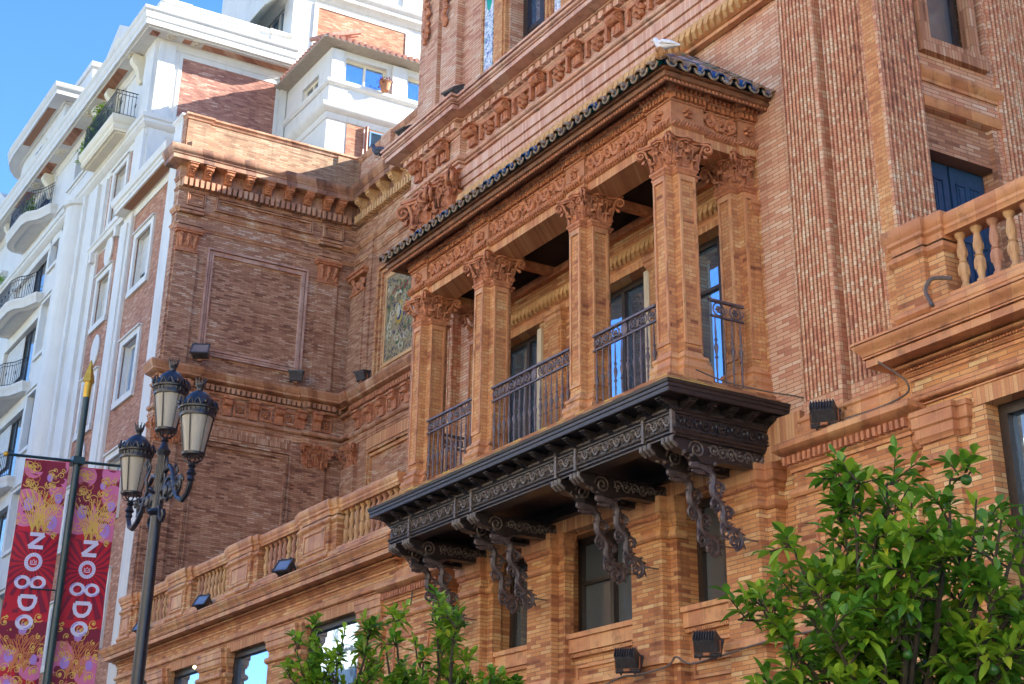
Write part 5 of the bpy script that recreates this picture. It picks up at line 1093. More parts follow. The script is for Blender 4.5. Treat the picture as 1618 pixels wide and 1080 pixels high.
# pierced parapet between
for a, b in ((-57.2, -53.6), (-71, -67.2)):
    m = MB(FWH); m.box(a, b, .0, .2, 25.1, 25.9); m.box(a, b, -.02, .27, 25.9, 26.02)
    m.box(a + .3, b - .3, .2, .225, 25.25, 25.3); m.box(a + .3, b - .3, .2, .225, 25.72, 25.77)
    m.build('balcony_parapet', M_STUCCO, W, 0)
# great cornice
m = MB(); G_ = [(-90, 13.4), (-47.5, 13.4), (-47.5, 18.35)]
m.sweep(G_, [(-.2, 27.9), (.03, 27.9), (.06, 28.02), (.12, 28.1), (.12, 28.18), (.66, 28.18), (.66, 28.22), (.78, 28.24), (.78, 28.44), (.83, 28.5), (.86, 28.66), (.86, 28.72), (.92, 28.78), (.94, 28.88), (-.2, 29.05)]); m.build('great_cornice', M_STUCCO, W)
# coffers: brick strips and rosettes under the cornice
m = MB(); 
for a, b in ((-53.0, -50.3), (-57.6, -55.9), (-61.4, -59.6), (-65.0, -63.0), (-72, -69)): m.box(a, b, 12.78, 13.15, 28.165, 28.178)
m.box(-47.35, -47.0, 14.9, 18.2, 28.165, 28.178); m.box(-47.3, -47.0, 14.15, 14.45, 28.165, 28.178); m.box(-47.35, -47.0, 12.95, 13.25, 28.165, 28.178)
m.build('brick_coffer', B_WHITE, W, 0)
m = MB(lambda u, n, z: (u, n, 28.18 - z))
for x, y in ((-49.2, 12.95), (-54.4, 12.95), (-58.4, 12.95), (-62.2, 12.95), (-47.15, 13.7), (-47.15, 14.65)):
    for q in range(5): m.ball((x + .12 * math.cos(q * 1.257), y + .12 * math.sin(q * 1.257), .02), .07, .07, .03, 6, 4)
    for e in ((-.28, -.24), (.24, .28)): m.box(x + e[0], x + e[1], y - .2, y + .2, 0, .03)
m.build('soffit_rosette', M_CREAMST, W)
for x in (-49.0, -50.4 - 1.6, -53.6, -66.9, -60.7):     # scroll brackets under the cornice
    m = MB(FWH); m.ext_u([(0, 28.1), (.5, 28.1), (.55, 27.95), (.5, 27.8), (.3, 27.6), (.22, 27.35), (.2, 27.15), (.1, 27.05), (0, 27.1)], x - .16, x + .16); m.build('scroll_bracket', M_CREAMST, W, 40)
# pediment on the cornice
m = MB(FWH); m.ext_n([(-51.9, 29.0), (-48.6, 29.0), (-50.25, 29.95)], -.1, .82); m.build('pediment', M_STUCCO, W, 0)
m = MB(FWH); m.ext_n([(-50.8, 29.1), (-49.7, 29.1), (-50.25, 29.4)], .82, .84); m.build('pediment_panel', M_CREAMST, W, 0)
m = MB(FWH); m.ext_n([(-69.6, 29.0), (-66.2, 29.0), (-67.9, 30.0)], -.1, .82); m.build('pediment', M_STUCCO, W, 0)
# parapet on the side and roof post
m = MB(DWH); m.box(13.3, 18.35, -.35, -.05, 28.9, 29.75); m.box(13.25, 14.3, -.4, 0.0, 28.9, 29.8); m.box(17.6, 18.35, -.4, 0, 28.9, 29.8); m.box(14.8, 17.2, -.05, -.03, 29.3, 29.34)
m.build('parapet', M_STUCCO, W, 0)
m = MB(); m.sweep([(-48.3, 13.4), (-47.5, 13.4), (-47.5, 14.32), (-47.56, 14.32), (-47.56, 17.58), (-47.5, 17.58), (-47.5, 18.4)], [(-.4, 29.75), (.03, 29.75), (.1, 29.82), (.1, 29.9), (-.4, 29.92)]); m.build('parapet_coping', M_STUCCO, W)
# brick panel and edge pilaster on the side face
m = MB(DWH); m.box(14.33, 17.95, 0, .012, 25.35, 27.68); m.build('side_brick_panel', B_RED if 0 else brick('plum brick', [(0, (.20, .08, .07)), (.4, (.32, .14, .11)), (.8, (.42, .20, .15)), (1, (.56, .36, .28))], bw=.24, bh=.06, row=.1, stain=.2), W, 0)
for a, b in ((13.4, 14.02), (18.12, 18.35)): MB(DWH).box(a, b, 0, .1, 20.5, 28.1).build('pilaster', M_STUCCO, W, 0)
m = MB(DWH)
m.box(14.2, 14.33, 0, .03, 25.2, 27.8); m.box(17.95, 18.05, 0, .03, 25.2, 27.8); m.box(14.33, 17.95, 0, .03, 27.68, 27.8); m.build('panel_border', M_STUCCO, W, 0)
# attic bay with rounded end, further left
m = MB(); arc = [(-70.5 + 0, 16)] + [(-68.2 - 2.3 * math.cos(t * math.pi / 12), 15.2 - 1.7 * math.sin(t * math.pi / 12)) for t in range(0, 7)] + [(-64.2, 13.5), (-61.3, 13.5), (-61.3, 18)]
m2 = MB(FY(0)); m2.ext_z([(p[0], -p[1]) for p in arc], 28.9, 32.0); m.add(m2.v, m2.f); m.build('attic_bay', M_STUCCO, W, 30)
m = MB(); m.sweep(arc, [(-.1, 31.9), (.1, 31.9), (.1, 32.0), (.62, 32.0), (.62, 32.2), (.72, 32.3), (.76, 32.5), (-.1, 32.6)]); m.box(-69, -61.4, 13.6, 18, 32.3, 32.55); m.build('attic_cornice', M_STUCCO, W)
m = MB(); m.box(-66.5, -62.2, 12.95, 13.3, 31.985, 31.998); m.build('brick_coffer', B_WHITE, W, 0)
m = MB(FY(13.5)); m.box(-65.6, -64.0, 0, .06, 29.4, 31.4); o = m.build('window_surround', M_CREAMST, W, 0); window(W, FY(13.5), -65.4, -64.2, 29.5, 31.2, .06, M_STUCCO, M_GLASSB, .08)
m = MB(); m.box(-66.5, -61.5, 14.5, 18, 32.5, 34.3); m.sweep([(-66.5, 18), (-66.5, 14.5), (-61.5, 14.5), (-61.5, 18)], [(-.1, 34.2), (.1, 34.2), (.14, 34.4), (-.1, 34.45)]); m.build('attic_block', M_STUCCO, W, 0)

# ================================================================== rear block with penthouse, behind the palace wing
K = thing('penthouse_block', 'sunlit white stepped apartment block with tiled eaves and brick panels rising behind the brick wing', 'building', (-44, 18.4, GZ))
XK, YK = -43.6, 18.4
Dk = DX(XK); Fk = FY(YK)
m = MB(Dk); wallgrid(m, YK, 34, 20, 25.0, [], .2); wallgrid(m, YK, 34, 25.0, 27.5, [(18.98, 20.58, 26.3, 27.22), (21.4, 23, 26.3, 27.22)], .3); m.build('side_wall', M_STUCCO, K, 0)
m = MB(Fk); wallgrid(m, -47.5, XK, 20, 25, [], .2); wallgrid(m, -47.5, XK, 25, 27.5, [(-46.0, -44.6, 26.0, 26.85)], .25); m.build('front_wall', M_STUCCO, K, 0)
MB().box(-47.4, XK - .35, YK + .35, 34, GZ, 27.4).build('inner_mass', M_DARK, K, 0)
window(K, Dk, 18.98, 20.58, 26.3, 27.22, -.25, M_CREAMST, M_GLASSB, .08, (.5,)); window(K, Dk, 21.4, 23, 26.3, 27.22, -.25, M_CREAMST, M_GLASSB, .08, (.5,)); window(K, Fk, -46.0, -44.6, 26.0, 26.85, -.2, M_CREAMST, M_GLASSD, .08, (.5,))
pk = [(-47.5, YK), (XK, YK), (XK, 34)]
m = MB(); m.sweep(pk, [(-.1, 26.0), (.05, 26.02), (.12, 26.1), (.12, 26.2), (.05, 26.22), (-.1, 26.24)]); m.sweep(pk, [(-.1, 24.7), (.03, 24.7), (.08, 24.8), (.08, 24.9), (.25, 25.0), (.3, 25.1), (.3, 25.18), (-.1, 25.3)]); m.build('ledge', M_STUCCO, K)
for a, b in ((20.75, 21.3), (YK, 18.85)): MB(Dk).box(a, b, 0, .1, 26.24, 27.4).build('pilaster', M_STUCCO, K, 0)
for a, b in ((19.15, 19.8), (19.95, 25)): MB(Dk).box(a, b, 0, .02, 21, 24.68).build('brick_field', B_WHITE, K, 0)
m = MB(); m.tube([(XK + .1, 19.87, 18), (XK + .1, 19.87, 24.7)], .06, 8); m.build('drainpipe', plain('red pipe', (.35, .12, .07), rough=.6), K)
m = MB(Dk); m.box(20.0, 20.72, .02, .08, 24.0, 24.06); m.box(20.0, 20.72, .02, .08, 24.54, 24.6); m.box(20.0, 20.06, .02, .08, 24.06, 24.54); m.box(20.66, 20.72, .02, .08, 24.06, 24.54)
for i in range(9): m.add([(20.06, .02, 24.07 + i * .053), (20.66, .02, 24.07 + i * .053), (20.66, .07, 24.09 + i * .053), (20.06, .07, 24.09 + i * .053)], [(0, 1, 2, 3)])
m.build('air_vent', plain('blue vent', (.10, .22, .36), rough=.5), K, 0)
# tiled eaves
m = MB(); EV = [(-48.2, YK), (XK, YK), (XK, 34)]
m.sweep(EV, [(-.1, 27.45), (.42, 27.5), (.5, 27.52), (.5, 27.58), (-1.6, 28.35), (-1.6, 27.5)]); o = m.build('eaves', plain('grey eaves', (.38, .33, .27), rough=.8), K, 0)
m = MB(); mt = plain('pink clay tile', (.50, .26, .20), (.36, .17, .12), rough=.8, scale=9)
for i in range(34):
    y = YK - .3 + i * .24; m.tube([(XK + .54, y, 27.6), (XK - 1.2, y, 28.28)], .085, 7)
for i in range(16):
    x = XK + .3 - i * .24; m.tube([(x, YK - .52, 27.6), (x, YK + .9, 28.2)], .085, 7)
m.build('roof_tiles', mt, o)
# upper tower of the rear block
U = MB(DX(-47.5)); wallgrid(U, 18.35, 30, 27.5, 38, [], .2); U.build('tower_side_wall', M_STUCCO, K, 0)
U = MB(FY(18.35)); wallgrid(U, -56, -47.5, 28.8, 38, [(-53, -48.4, 29.6, 31.9)], .3); U.build('tower_front_wall', M_STUCCO, K, 0)
window(K, FY(18.35), -53, -48.4, 29.6, 31.9, -.25, M_STUCCO, M_GLASSB, .1, (.2, .4, .6, .8))
MB().box(-55.9, -47.85, 18.7, 30, 27, 37.9).build('inner_mass', M_DARK, K, 0)
m = MB(DX(-47.5)); m.box(19.37, 23.1, 0, .02, 28.4, 31.45); m.build('brick_field', B_WHITE, K, 0)
m = MB(DX(-47.5)); m.box(19.2, 19.37, 0, .05, 28, 31.6); m.box(23.1, 23.3, 0, .05, 28, 31.6); m.box(19.37, 23.1, 0, .05, 31.45, 31.6); m.box(24.2, 24.4, 0, .06, 28, 31.6); m.build('panel_border', M_STUCCO, K, 0)
m = MB(); m.sweep([(-56, 18.35), (-47.5, 18.35), (-47.5, 30)], [(-.1, 31.75), (.05, 31.75), (.1, 31.85), (.25, 31.95), (.25, 32.1), (.35, 32.2), (.4, 32.35), (-.1, 32.4)]); m.build('ledge', M_STUCCO, K)
for y in (19.5, 21.3, 22.9): MB(DX(-47.5)).box(y, y + .5, 0, .08, 32.5, 36).build('pilaster', M_STUCCO, K, 0)
m = MB(FY(18.35)); m.add([(-53, .05, 32.2), (-48.0, .05, 32.2), (-48.0, 1.0, 31.2), (-53, 1.0, 31.2), (-53, .05, 32.16), (-48.0, .05, 32.16), (-48.0, 1.0, 31.16), (-53, 1.0, 31.16)], [(0, 1, 2, 3), (4, 7, 6, 5), (3, 2, 6, 7), (0, 4, 5, 1), (1, 5, 6, 2), (0, 3, 7, 4)])
m.build('awning', plain('cream awning', (.75, .70, .58), rough=.8), K, 0)

# ================================================================== building across the street (seen in the window panes)
O = thing('cream_street_building', 'cream four storey building with dark windows across the street', 'building', (-30, -16, GZ))
fo = lambda u, n, z: (u, -15 + n, z)
hs = [(x, x + 1.3, z, z + 2.3) for x in [-95 + i * 3.4 for i in range(40)] for z in (.2, 4.2, 8.2, 12.2, 15.8)]
m = MB(fo); wallgrid(m, -96, 42, GZ, 19, hs, .3); m.build('wall', M_CREAMST, O, 0)
m = MB(fo); m.box(-96, 42, -9, -.31, GZ, 18.5); m.build('inner_mass', M_GLASSD, O, 0)
for z in (3.6, 7.6, 11.6, 15.2, 18.9): MB(fo).box(-96, 42, 0.001, .35, z, z + .25).build('ledge', M_STUCCO, O, 0)
# ================================================================== street lamp with three lanterns
LX, LY = -26.42, 8.5
L = thing('street_lamp', 'black cast iron street lamp with three frosted lanterns on scrolled arms', 'street lamp', (LX, LY, GZ))
M_FROST, _t, _b = newmat('frosted lamp glass'); _b.inputs['Base Color'].default_value = (.50, .45, .36, 1); _b.inputs['Roughness'].default_value = .35; _b.inputs['Transmission Weight'].default_value = .25; _b.inputs['Subsurface Weight'].default_value = .0
m = MB(); m.lathe([(.30, GZ), (.30, -1.2), (.2, -1.1), (.17, -.6), (.2, -.5), (.13, -.4), (.115, 3), (.10, 6.35), (.15, 6.38), (.17, 6.42), (.15, 6.46), (.10, 6.48), (.09, 6.6), (.085, 7.4), (.11, 7.45), (.13, 7.52), (.08, 7.58), (.05, 7.68)], (LX, LY, 0), 16); m.build('pole', M_BLACK, L, 40)
m = MB()
for i in range(8): a = i * .785; m.tube([(LX + .09 * math.cos(a), LY + .09 * math.sin(a), 6.5), (LX + .085 * math.cos(a), LY + .085 * math.sin(a), 7.42)], .014, 4)
for s in (-1, 1):                    # upright S scrolls beside the shaft
    for dx, dy in ((s, 0), (0, s)):
        pts = [(LX + dx * (.1 + a), LY + dy * (.1 + a), z) for a, z in [(0, 6.75), (.12, 6.8), (.16, 6.95), (.12, 7.1), (.1, 7.2), (.16, 7.32), (.2, 7.22), (.16, 7.12), (.12, 7.2)]]; m.tube(pts, .028, 6)
m.build('scrolls', M_BLACK, L, 40)
def lantern(cx, z0):
    m = MB(); m.lathe([(.03, z0 - .16), (.06, z0 - .13), (.04, z0 - .1), (.075, z0 - .06), (.05, z0 - .03), (.06, z0)], (cx, LY, 0), 12)
    for i in range(6):
        a = i * math.pi / 3; m.tube([(cx + q * math.cos(a), LY + q * math.sin(a), z0 + h) for q, h in ((.05, 0), (.13, .02), (.17, .08), (.13, .11), (.15, .15))], .014, 5)
    b0, b1, h = .165, .275, .66; zb = z0 + .13; m.lathe([(b0 + .0, zb - .02), (b0 + .035, zb - .015), (b0 + .04, zb + .025), (b0 - .01, zb + .03)], (cx, LY, 0), 20)
    zt = zb + h
    for i in range(6):
        a = i * math.pi / 3 + .26; m.tube([(cx + (b0 + .008) * math.cos(a), LY + (b0 + .008) * math.sin(a), zb), (cx + (b1 + .008) * math.cos(a), LY + (b1 + .008) * math.sin(a), zt)], .013, 4)
    m.lathe([(b1 - .02, zt - .02), (b1 + .02, zt - .02), (b1 + .03, zt + .02), (b1 + .02, zt + .05), (b1 + .03, zt + .1), (b1 + .06, zt + .11), (b1 + .065, zt + .14), (b1 - .01, zt + .15)], (cx, LY, 0), 24)
    for i in range(24): a = i * .2618; m.tube([(cx + (b1 + .028) * math.cos(a), LY + (b1 + .028) * math.sin(a), zt + .04), (cx + (b1 + .04) * math.cos(a), LY + (b1 + .04) * math.sin(a), zt + .1)], .010, 4)
    o = m.build('lantern', M_BLACK, L, 40)
    g = MB(); g.lathe([(b0 - .004, zb + .02), (b1 - .008, zt)], (cx, LY, 0), 30); g.build('lamp_glass', M_FROST, o, 40)
    d = MB(); d.lathe([(b1 + .01, zt + .14), (b1 - .0, zt + .2), (b1 - .03, zt + .27), (.20, zt + .35), (.14, zt + .41), (.07, zt + .45), (.05, zt + .46), (.05, zt + .5), (.075, zt + .53), (.08, zt + .57), (.06, zt + .58)], (cx, LY, 0), 24); d.build('dome', M_BLACK, o, 40)
    c = MB()
    for i in range(9): a = i * .698; c.tube([(cx + .065 * math.cos(a), LY + .065 * math.sin(a), zt + .56), (cx + .095 * math.cos(a), LY + .095 * math.sin(a), zt + .66)], [.018, .006], 4); c.ball((cx + .097 * math.cos(a), LY + .097 * math.sin(a), zt + .67), .012, None, None, 5, 4)
    for i in range(16):
        a = i * .3927; rr = b1 + .045; c.tube([(cx + rr * math.cos(a + q), LY + rr * math.sin(a + q), zt + .15 + hh) for q, hh in ((-.17, .0), (-.08, .07), (0, .1 if i % 4 else .15), (.08, .07), (.17, 0))], .016, 4)
        if i % 4 == 0: c.ball((cx + (rr + .03) * math.cos(a), LY + (rr + .03) * math.sin(a), zt + .2), .03, .03, .045, 6, 4)
    c.build('crown', M_BLACK, o, 40)
lantern(LX, 7.76)
for s in (-1, 1):
    cx = LX + s * 1.62; lantern(cx, 6.95)
    m = MB(); S = lambda pts: [(LX + s * a, LY, z) for a, z in pts]
    m.tube(S([(.08, 6.95), (.25, 7.12), (.45, 7.15), (.62, 7.02), (.72, 6.85), (.85, 6.74), (1.0, 6.76), (1.08, 6.86)]), [.04, .045, .045, .042, .04, .038, .034, .028], 7)
    m.tube(S([(.7, 6.9), (.85, 6.62), (1.05, 6.46), (1.3, 6.38), (1.5, 6.45), (1.61, 6.6), (1.62, 6.8)]), [.03, .045, .05, .05, .048, .045, .04], 7)
    m.tube(S([(.1, 6.52), (.2, 6.3), (.32, 6.22), (.4, 6.3), (.34, 6.4)]), [.04, .04, .04, .036, .04], 7)
    m.tube([(LX + s * (.5 + p[1]), LY, 6.72 + p[2]) for p in spir_n(0, 0, .27, 1.25, 20)], .04, 7)
    m.tube([(LX + s * (.98 - p[1]), LY, 6.68 + p[2]) for p in spir_n(0, 0, .2, 1.5, 18)], .032, 6)
    m.tube([(LX + s * (.24 + p[1]), LY, 6.85 + p[2]) for p in spir_n(0, 0, .13, 1.3, 14)], .028, 6)
    m.ball((LX + s * .48, LY, 6.7), .15, .05, .19, 10, 7); m.ball((LX + s * .48, LY - .05, 6.7), .09, .03, .12, 8, 6)
    for k in range(12): m.ball((LX + s * (.2 + rnd() * 1.1), LY + (rnd() - .5) * .05, 6.55 + rnd() * .3), .05, .04, .05, 6, 4)
    m.lathe([(.02, 6.6), (.07, 6.66), (.05, 6.72), (.09, 6.76), (.05, 6.82)], (cx, LY, 0), 12)
    m.build('arm', M_BLACK, L, 40)

# ================================================================== banner mast and banners
BX, BYY = -31.0, 8.15
Q = thing('banner_mast', 'dark green mast with gilt spear tip and a crossbar carrying two banners', 'mast', (BX, BYY, GZ))
M_GREEN = plain('dark green paint', (.010, .045, .05), (.006, .025, .03), rough=.35, spec=.6); M_GOLD = plain('gilt metal', (.62, .40, .06), (.45, .26, .03), rough=.35, metal=.6)
m = MB(); m.lathe([(.09, GZ), (.085, 2), (.07, 9.55), (.07, 9.62)], (BX + .15, BYY, 0), 14); m.build('pole', M_GREEN, Q)
m = MB(); m.lathe([(.075, 9.6), (.08, 9.95)], (BX + .15, BYY, 0), 14); m.lathe([(.13, 9.93), (.12, 9.98), (.015, 10.4)], (BX + .15, BYY, 0), 4); m.build('spear_tip', M_GOLD, Q, 30)
m = MB(); m.tube([(BX, 6.78, 8.22), (BX, 9.15, 8.36)], .03, 8); m.box(BX - .05, BX + .28, BYY - .12, BYY + .12, 8.2, 8.34); m.tube([(BX, 7.6, 4.6 + 1.1), (BX, 8.6, 4.66 + 1.1)], .015, 6); m.build('crossbar', M_GREEN, Q)
m = MB(); m.ball((BX, 6.74, 8.22), .055); m.build('knob', M_GOLD, Q)
def flat(name, c, rough=.6):
    m, t, b = newmat(name); g = N(t, 'ShaderNodeNewGeometry'); n = tnoise(t, g.outputs['Position'], 3, 3); t.links.new(ramp(t, n, [(.3, tuple(x * .85 for x in c)), (.7, c)]), b.inputs['Base Color']); b.inputs['Roughness'].default_value = rough; return m
C_RED, C_MAROON, C_PINK, C_PURP, C_YEL, C_ORG, C_LIL = [flat(n, c) for n, c in (('banner red', (.58, .008, .03)), ('banner maroon', (.24, .006, .035)), ('banner pink', (.72, .19, .38)), ('banner purple', (.46, .26, .70)), ('banner yellow', (.78, .50, .10)), ('banner orange', (.66, .22, .06)), ('banner lilac white', (.74, .72, .92)))]
def banner(y0, y1, label, ph):
    zt, zb = 8.2, 3.4; cy = (y0 + y1) / 2; hw = (y1 - y0) / 2
    ripple = lambda y, z: .022 * math.sin(z * 2.1 + ph) * math.cos((y - cy) * 3 + ph) + .012 * math.sin(z * 5.3 + y * 4)
    skew = .0
    def Pt(a, h, d): y = cy + a; z = zt - h + (a + hw) * .075; return (BX + ripple(y, z) + d, y, z)
    def grid(mb, f, na, nh):
        vs = []; fs = []
        for i in range(nh + 1):
            for j in range(na + 1): vs.append(f(j / na, i / nh))
        for i in range(nh):
            for j in range(na): k = i * (na + 1) + j; fs.append((k, k + 1, k + na + 2, k + na + 1))
        mb.add(vs, fs)
    m = MB(); grid(m, lambda a, h: Pt((a * 2 - 1) * hw, h * 4.8, 0), 10, 60); grid(m, lambda a, h: Pt((a * 2 - 1) * hw, h * 4.8, -.006), 10, 60)
    o = m.build('banner', C_RED, None, 60); tag(o, label, 'banner', None)
    def clip(a): return max(-hw + .003, min(hw - .003, a))
    def disc(mb, a, h, ra, rh, d, a0=0, a1=6.2832, inner=0, k=28):
        vs = []; fs = []; n = 4
        for i in range(k + 1):
            t = a0 + (a1 - a0) * i / k
            for j in range(n + 1): q = inner + (1 - inner) * j / n; vs.append(Pt(clip(a + ra * q * math.cos(t)), min(4.79, max(.01, h + rh * q * math.sin(t))), d))
        for i in range(k):
            for j in range(n): b = i * (n + 1) + j; fs.append((b, b + 1, b + n + 2, b + n + 1))
        mb.add(vs, fs)
    def curl(mb, a, h, r, turns, t0, sg, wd, d, k=26, rin=.15):
        vs = []; fs = []
        for i in range(k + 1):
            q = i / k; t = t0 + sg * turns * 6.2832 * q; rr = r * (1 - q * (1 - rin)); w_ = wd * (1 - .5 * q)
            for e in (-.5, .5): vs.append(Pt(clip(a + (rr + e * w_) * math.cos(t)), min(4.79, max(.01, h + (rr + e * w_) * math.sin(t))), d))
        for i in range(k): fs.append((2 * i, 2 * i + 1, 2 * i + 3, 2 * i + 2))
        mb.add(vs, fs)
    def band(mb, pts, wd, d):
        vs = []; fs = []; n = len(pts)
        for i, (a, h) in enumerate(pts):
            p, q = pts[max(0, i - 1)], pts[min(n - 1, i + 1)]; dx, dy = q[0] - p[0], q[1] - p[1]; l = math.hypot(dx, dy) or 1
            for e in (-.5, .5): vs.append(Pt(clip(a - dy / l * wd * e), h + dx / l * wd * e, d))
        for i in range(n - 1): fs.append((2 * i, 2 * i + 1, 2 * i + 3, 2 * i + 2))
        mb.add(vs, fs)
    D1, D2, D3, D4 = .004, .008, .012, .016
    # maroon rays behind the writing
    mr = MB(); ch = 2.05
    for i in range(22):
        t = i * 2 * math.pi / 22; t2 = t + .13; pts = []
        vs = []
        for q in (.12, .35, .62, 1.0):
            for tt in (t, t2): vs.append(Pt(clip(q * 1.0 * math.cos(tt)), min(3.0, max(1.45, ch + q * 1.0 * math.sin(tt))), D1))
        mr.add(vs, [(0, 1, 3, 2), (2, 3, 5, 4), (4, 5, 7, 6)])
    for h0, h1 in ((.02, 1.43), (3.15, 4.78)):
        for i in range(12): a0, b0 = h0 + (h1 - h0) * i / 12, h0 + (h1 - h0) * (i + 1) / 12; mr.add([Pt(-hw + .004, a0, .002), Pt(0, a0, .002), Pt(hw - .004, a0, .002), Pt(-hw + .004, b0, .002), Pt(0, b0, .002), Pt(hw - .004, b0, .002)], [(0, 1, 4, 3), (1, 2, 5, 4)])
    mr.build('ray_pattern', C_MAROON, o, 0)
    # large tree-like discs, top and bottom
    mp = MB(); my = MB(); mv = MB(); mo = MB()
    for (a, h, r) in ((-.25, .18, .2), (.25, .1, .2), (-.3, .98, .36), (.32, .55, .22), (.30, 1.18, .3), (-.32, 3.72, .3), (.27, 3.95, .28), (-.18, 4.45, .28), (.33, 4.55, .2), (.0, 4.75, .2)):
        disc(mp, a, h, r, r * 1.05, D1)
    for (a, h, r) in ((-.25, .9, .1), (.32, .75, .08), (.25, 1.25, .11), (-.2, 3.8, .09), (.28, 3.85, .07), (-.15, 4.35, .09), (.1, .35, .06), (.0, 3.3, .08)): disc(mv, a, h, r, r * 1.4, D2)
    rr_ = random.Random(3)
    for (h0, h1, k) in ((.05, 1.5, 46), (3.0, 4.75, 52)):
        for i in range(k):
            a, h = (rr_.random() * 2 - 1) * hw, h0 + rr_.random() * (h1 - h0); r = .045 + .07 * rr_.random(); sg = 1 if rr_.random() > .5 else -1
            curl(my if i % 4 else mo, a, h, r, 1.1 + .3 * rr_.random(), rr_.random() * 6.28, sg, .018, D2 + .001 * (i % 3)); 
            if i % 2: disc(my, a, h, r * .32, r * .32, D3, k=10)
    for cx in (-.3, .0, .3):
        for s in (-1, 1):
            for sp in (.06, .14, .22, .3): band(my, [(cx * .4 + s * sp * (q / 8) ** 1.5 * 1.6, 1.5 - q * .11) for q in range(9)], .016, D2); band(mo, [(cx * .4 + s * (sp + .03) * (q / 8) ** 1.6 * 1.6, 4.0 - q * .1 + .1) for q in range(8)], .014, D2)
    mp.build('pink_discs', C_PINK, o, 0); mv.build('purple_shapes', C_PURP, o, 0); my.build('yellow_scrolls', C_YEL, o, 0); mo.build('orange_scrolls', C_ORG, o, 0)
    # the writing N O 8 D O, reading downwards, tops of the letters to the right
    mt = MB(); W_ = .075; rot = lambda pts, c: [(-0 + (z), c + x) for x, z in pts]          # letter x -> down, letter up -> right
    def ring(c, rx, rz, wd, ah=.0): disc(mt, ah, c, rz, rx, D4, inner=1 - wd / min(rx, rz), k=36)
    N_ = 1.62; 
    for seg in ([(-.125, -.145), (-.125, .145)], [(-.125, .145), (.125, -.145)], [(.125, -.145), (.125, .145)]):
        p = [(seg[0][0] + (seg[1][0] - seg[0][0]) * q / 6, seg[0][1] + (seg[1][1] - seg[0][1]) * q / 6) for q in range(7)]; band(mt, rot(p, N_), W_, D4)
    ring(2.03, .175, .175, .07)
    ring(2.42, .13, .16, .06, -.15); ring(2.42, .13, .16, .06, .15)
    Dc = 2.80; band(mt, rot([(-.115, -.15 + .3 * q / 6) for q in range(7)], Dc), W_, D4)
    band(mt, rot([(-.115, .15), (-.02, .155), (.07, .12), (.12, .05), (.12, -.05), (.07, -.12), (-.02, -.155), (-.115, -.15)], Dc), W_, D4)
    ring(3.17, .145, .17, .07)
    mt.build('lettering', C_LIL, o, 0)
    me = MB(); disc(me, 0, 2.03, .1, .1, D4, k=20); me.build('emblem_disc', C_RED, o, 0)
    mc = MB()                      # small white crown-like emblem inside the ring, with blue ticks round it
    for pts in ([(-.055, -.05), (-.055, .03), (-.03, 0), (0, .045), (.03, 0), (.055, .03), (.055, -.05)], [(-.05, -.05), (.05, -.05)], [(-.035, -.02), (-.01, -.02)], [(.01, -.02), (.035, -.02)]): band(mc, [(a, 2.03 - h_) for a, h_ in pts], .014, D4 + .004)
    mc.build('emblem', C_LIL, o, 0)
    mk = MB()
    for i in range(20): t = i * .314; band(mk, [(q * math.cos(t), 2.03 + q * math.sin(t)) for q in (.115, .165)], .010, D4 + .004)
    for c_, rx, rz, ah in ((2.42, .1, .13, -.15), (2.42, .1, .13, .15), (3.17, .11, .135, 0)):
        disc(mk, ah, c_, rz + .03, rx + .025, D4 + .004, a0=.4, a1=1.5, inner=.80, k=10); disc(mk, ah, c_, rz + .03, rx + .025, D4 + .004, a0=3.3, a1=4.4, inner=.80, k=10)
    mk.build('lettering_shade', flat('lettering lilac', (.42, .36, .78)), o, 0)
    # bottom line of small writing
    t = bpy.data.curves.new('t', 'FONT'); t.body = 'FERIA'; t.size = .2; ob = bpy.data.objects.new('t', t); sc.collection.objects.link(ob); dg = bpy.context.evaluated_depsgraph_get(); me2 = bpy.data.meshes.new_from_object(ob.evaluated_get(dg)); sc.collection.objects.unlink(ob)
    mm = MB(); mm.add([Pt(v.co.x - hw + .12, 4.45 - v.co.y, D4 + .002) for v in me2.vertices], [tuple(p.vertices) for p in me2.polygons]); mm.build('small_lettering', C_LIL, o, 0)
    return o
banner(7.14, 8.04, 'red and pink scrolled banner hanging left of the green mast, with lilac letters reading downwards', 0.3)
banner(8.24, 9.12, 'red and pink scrolled banner hanging right of the green mast, beside the street lamp', 1.4)

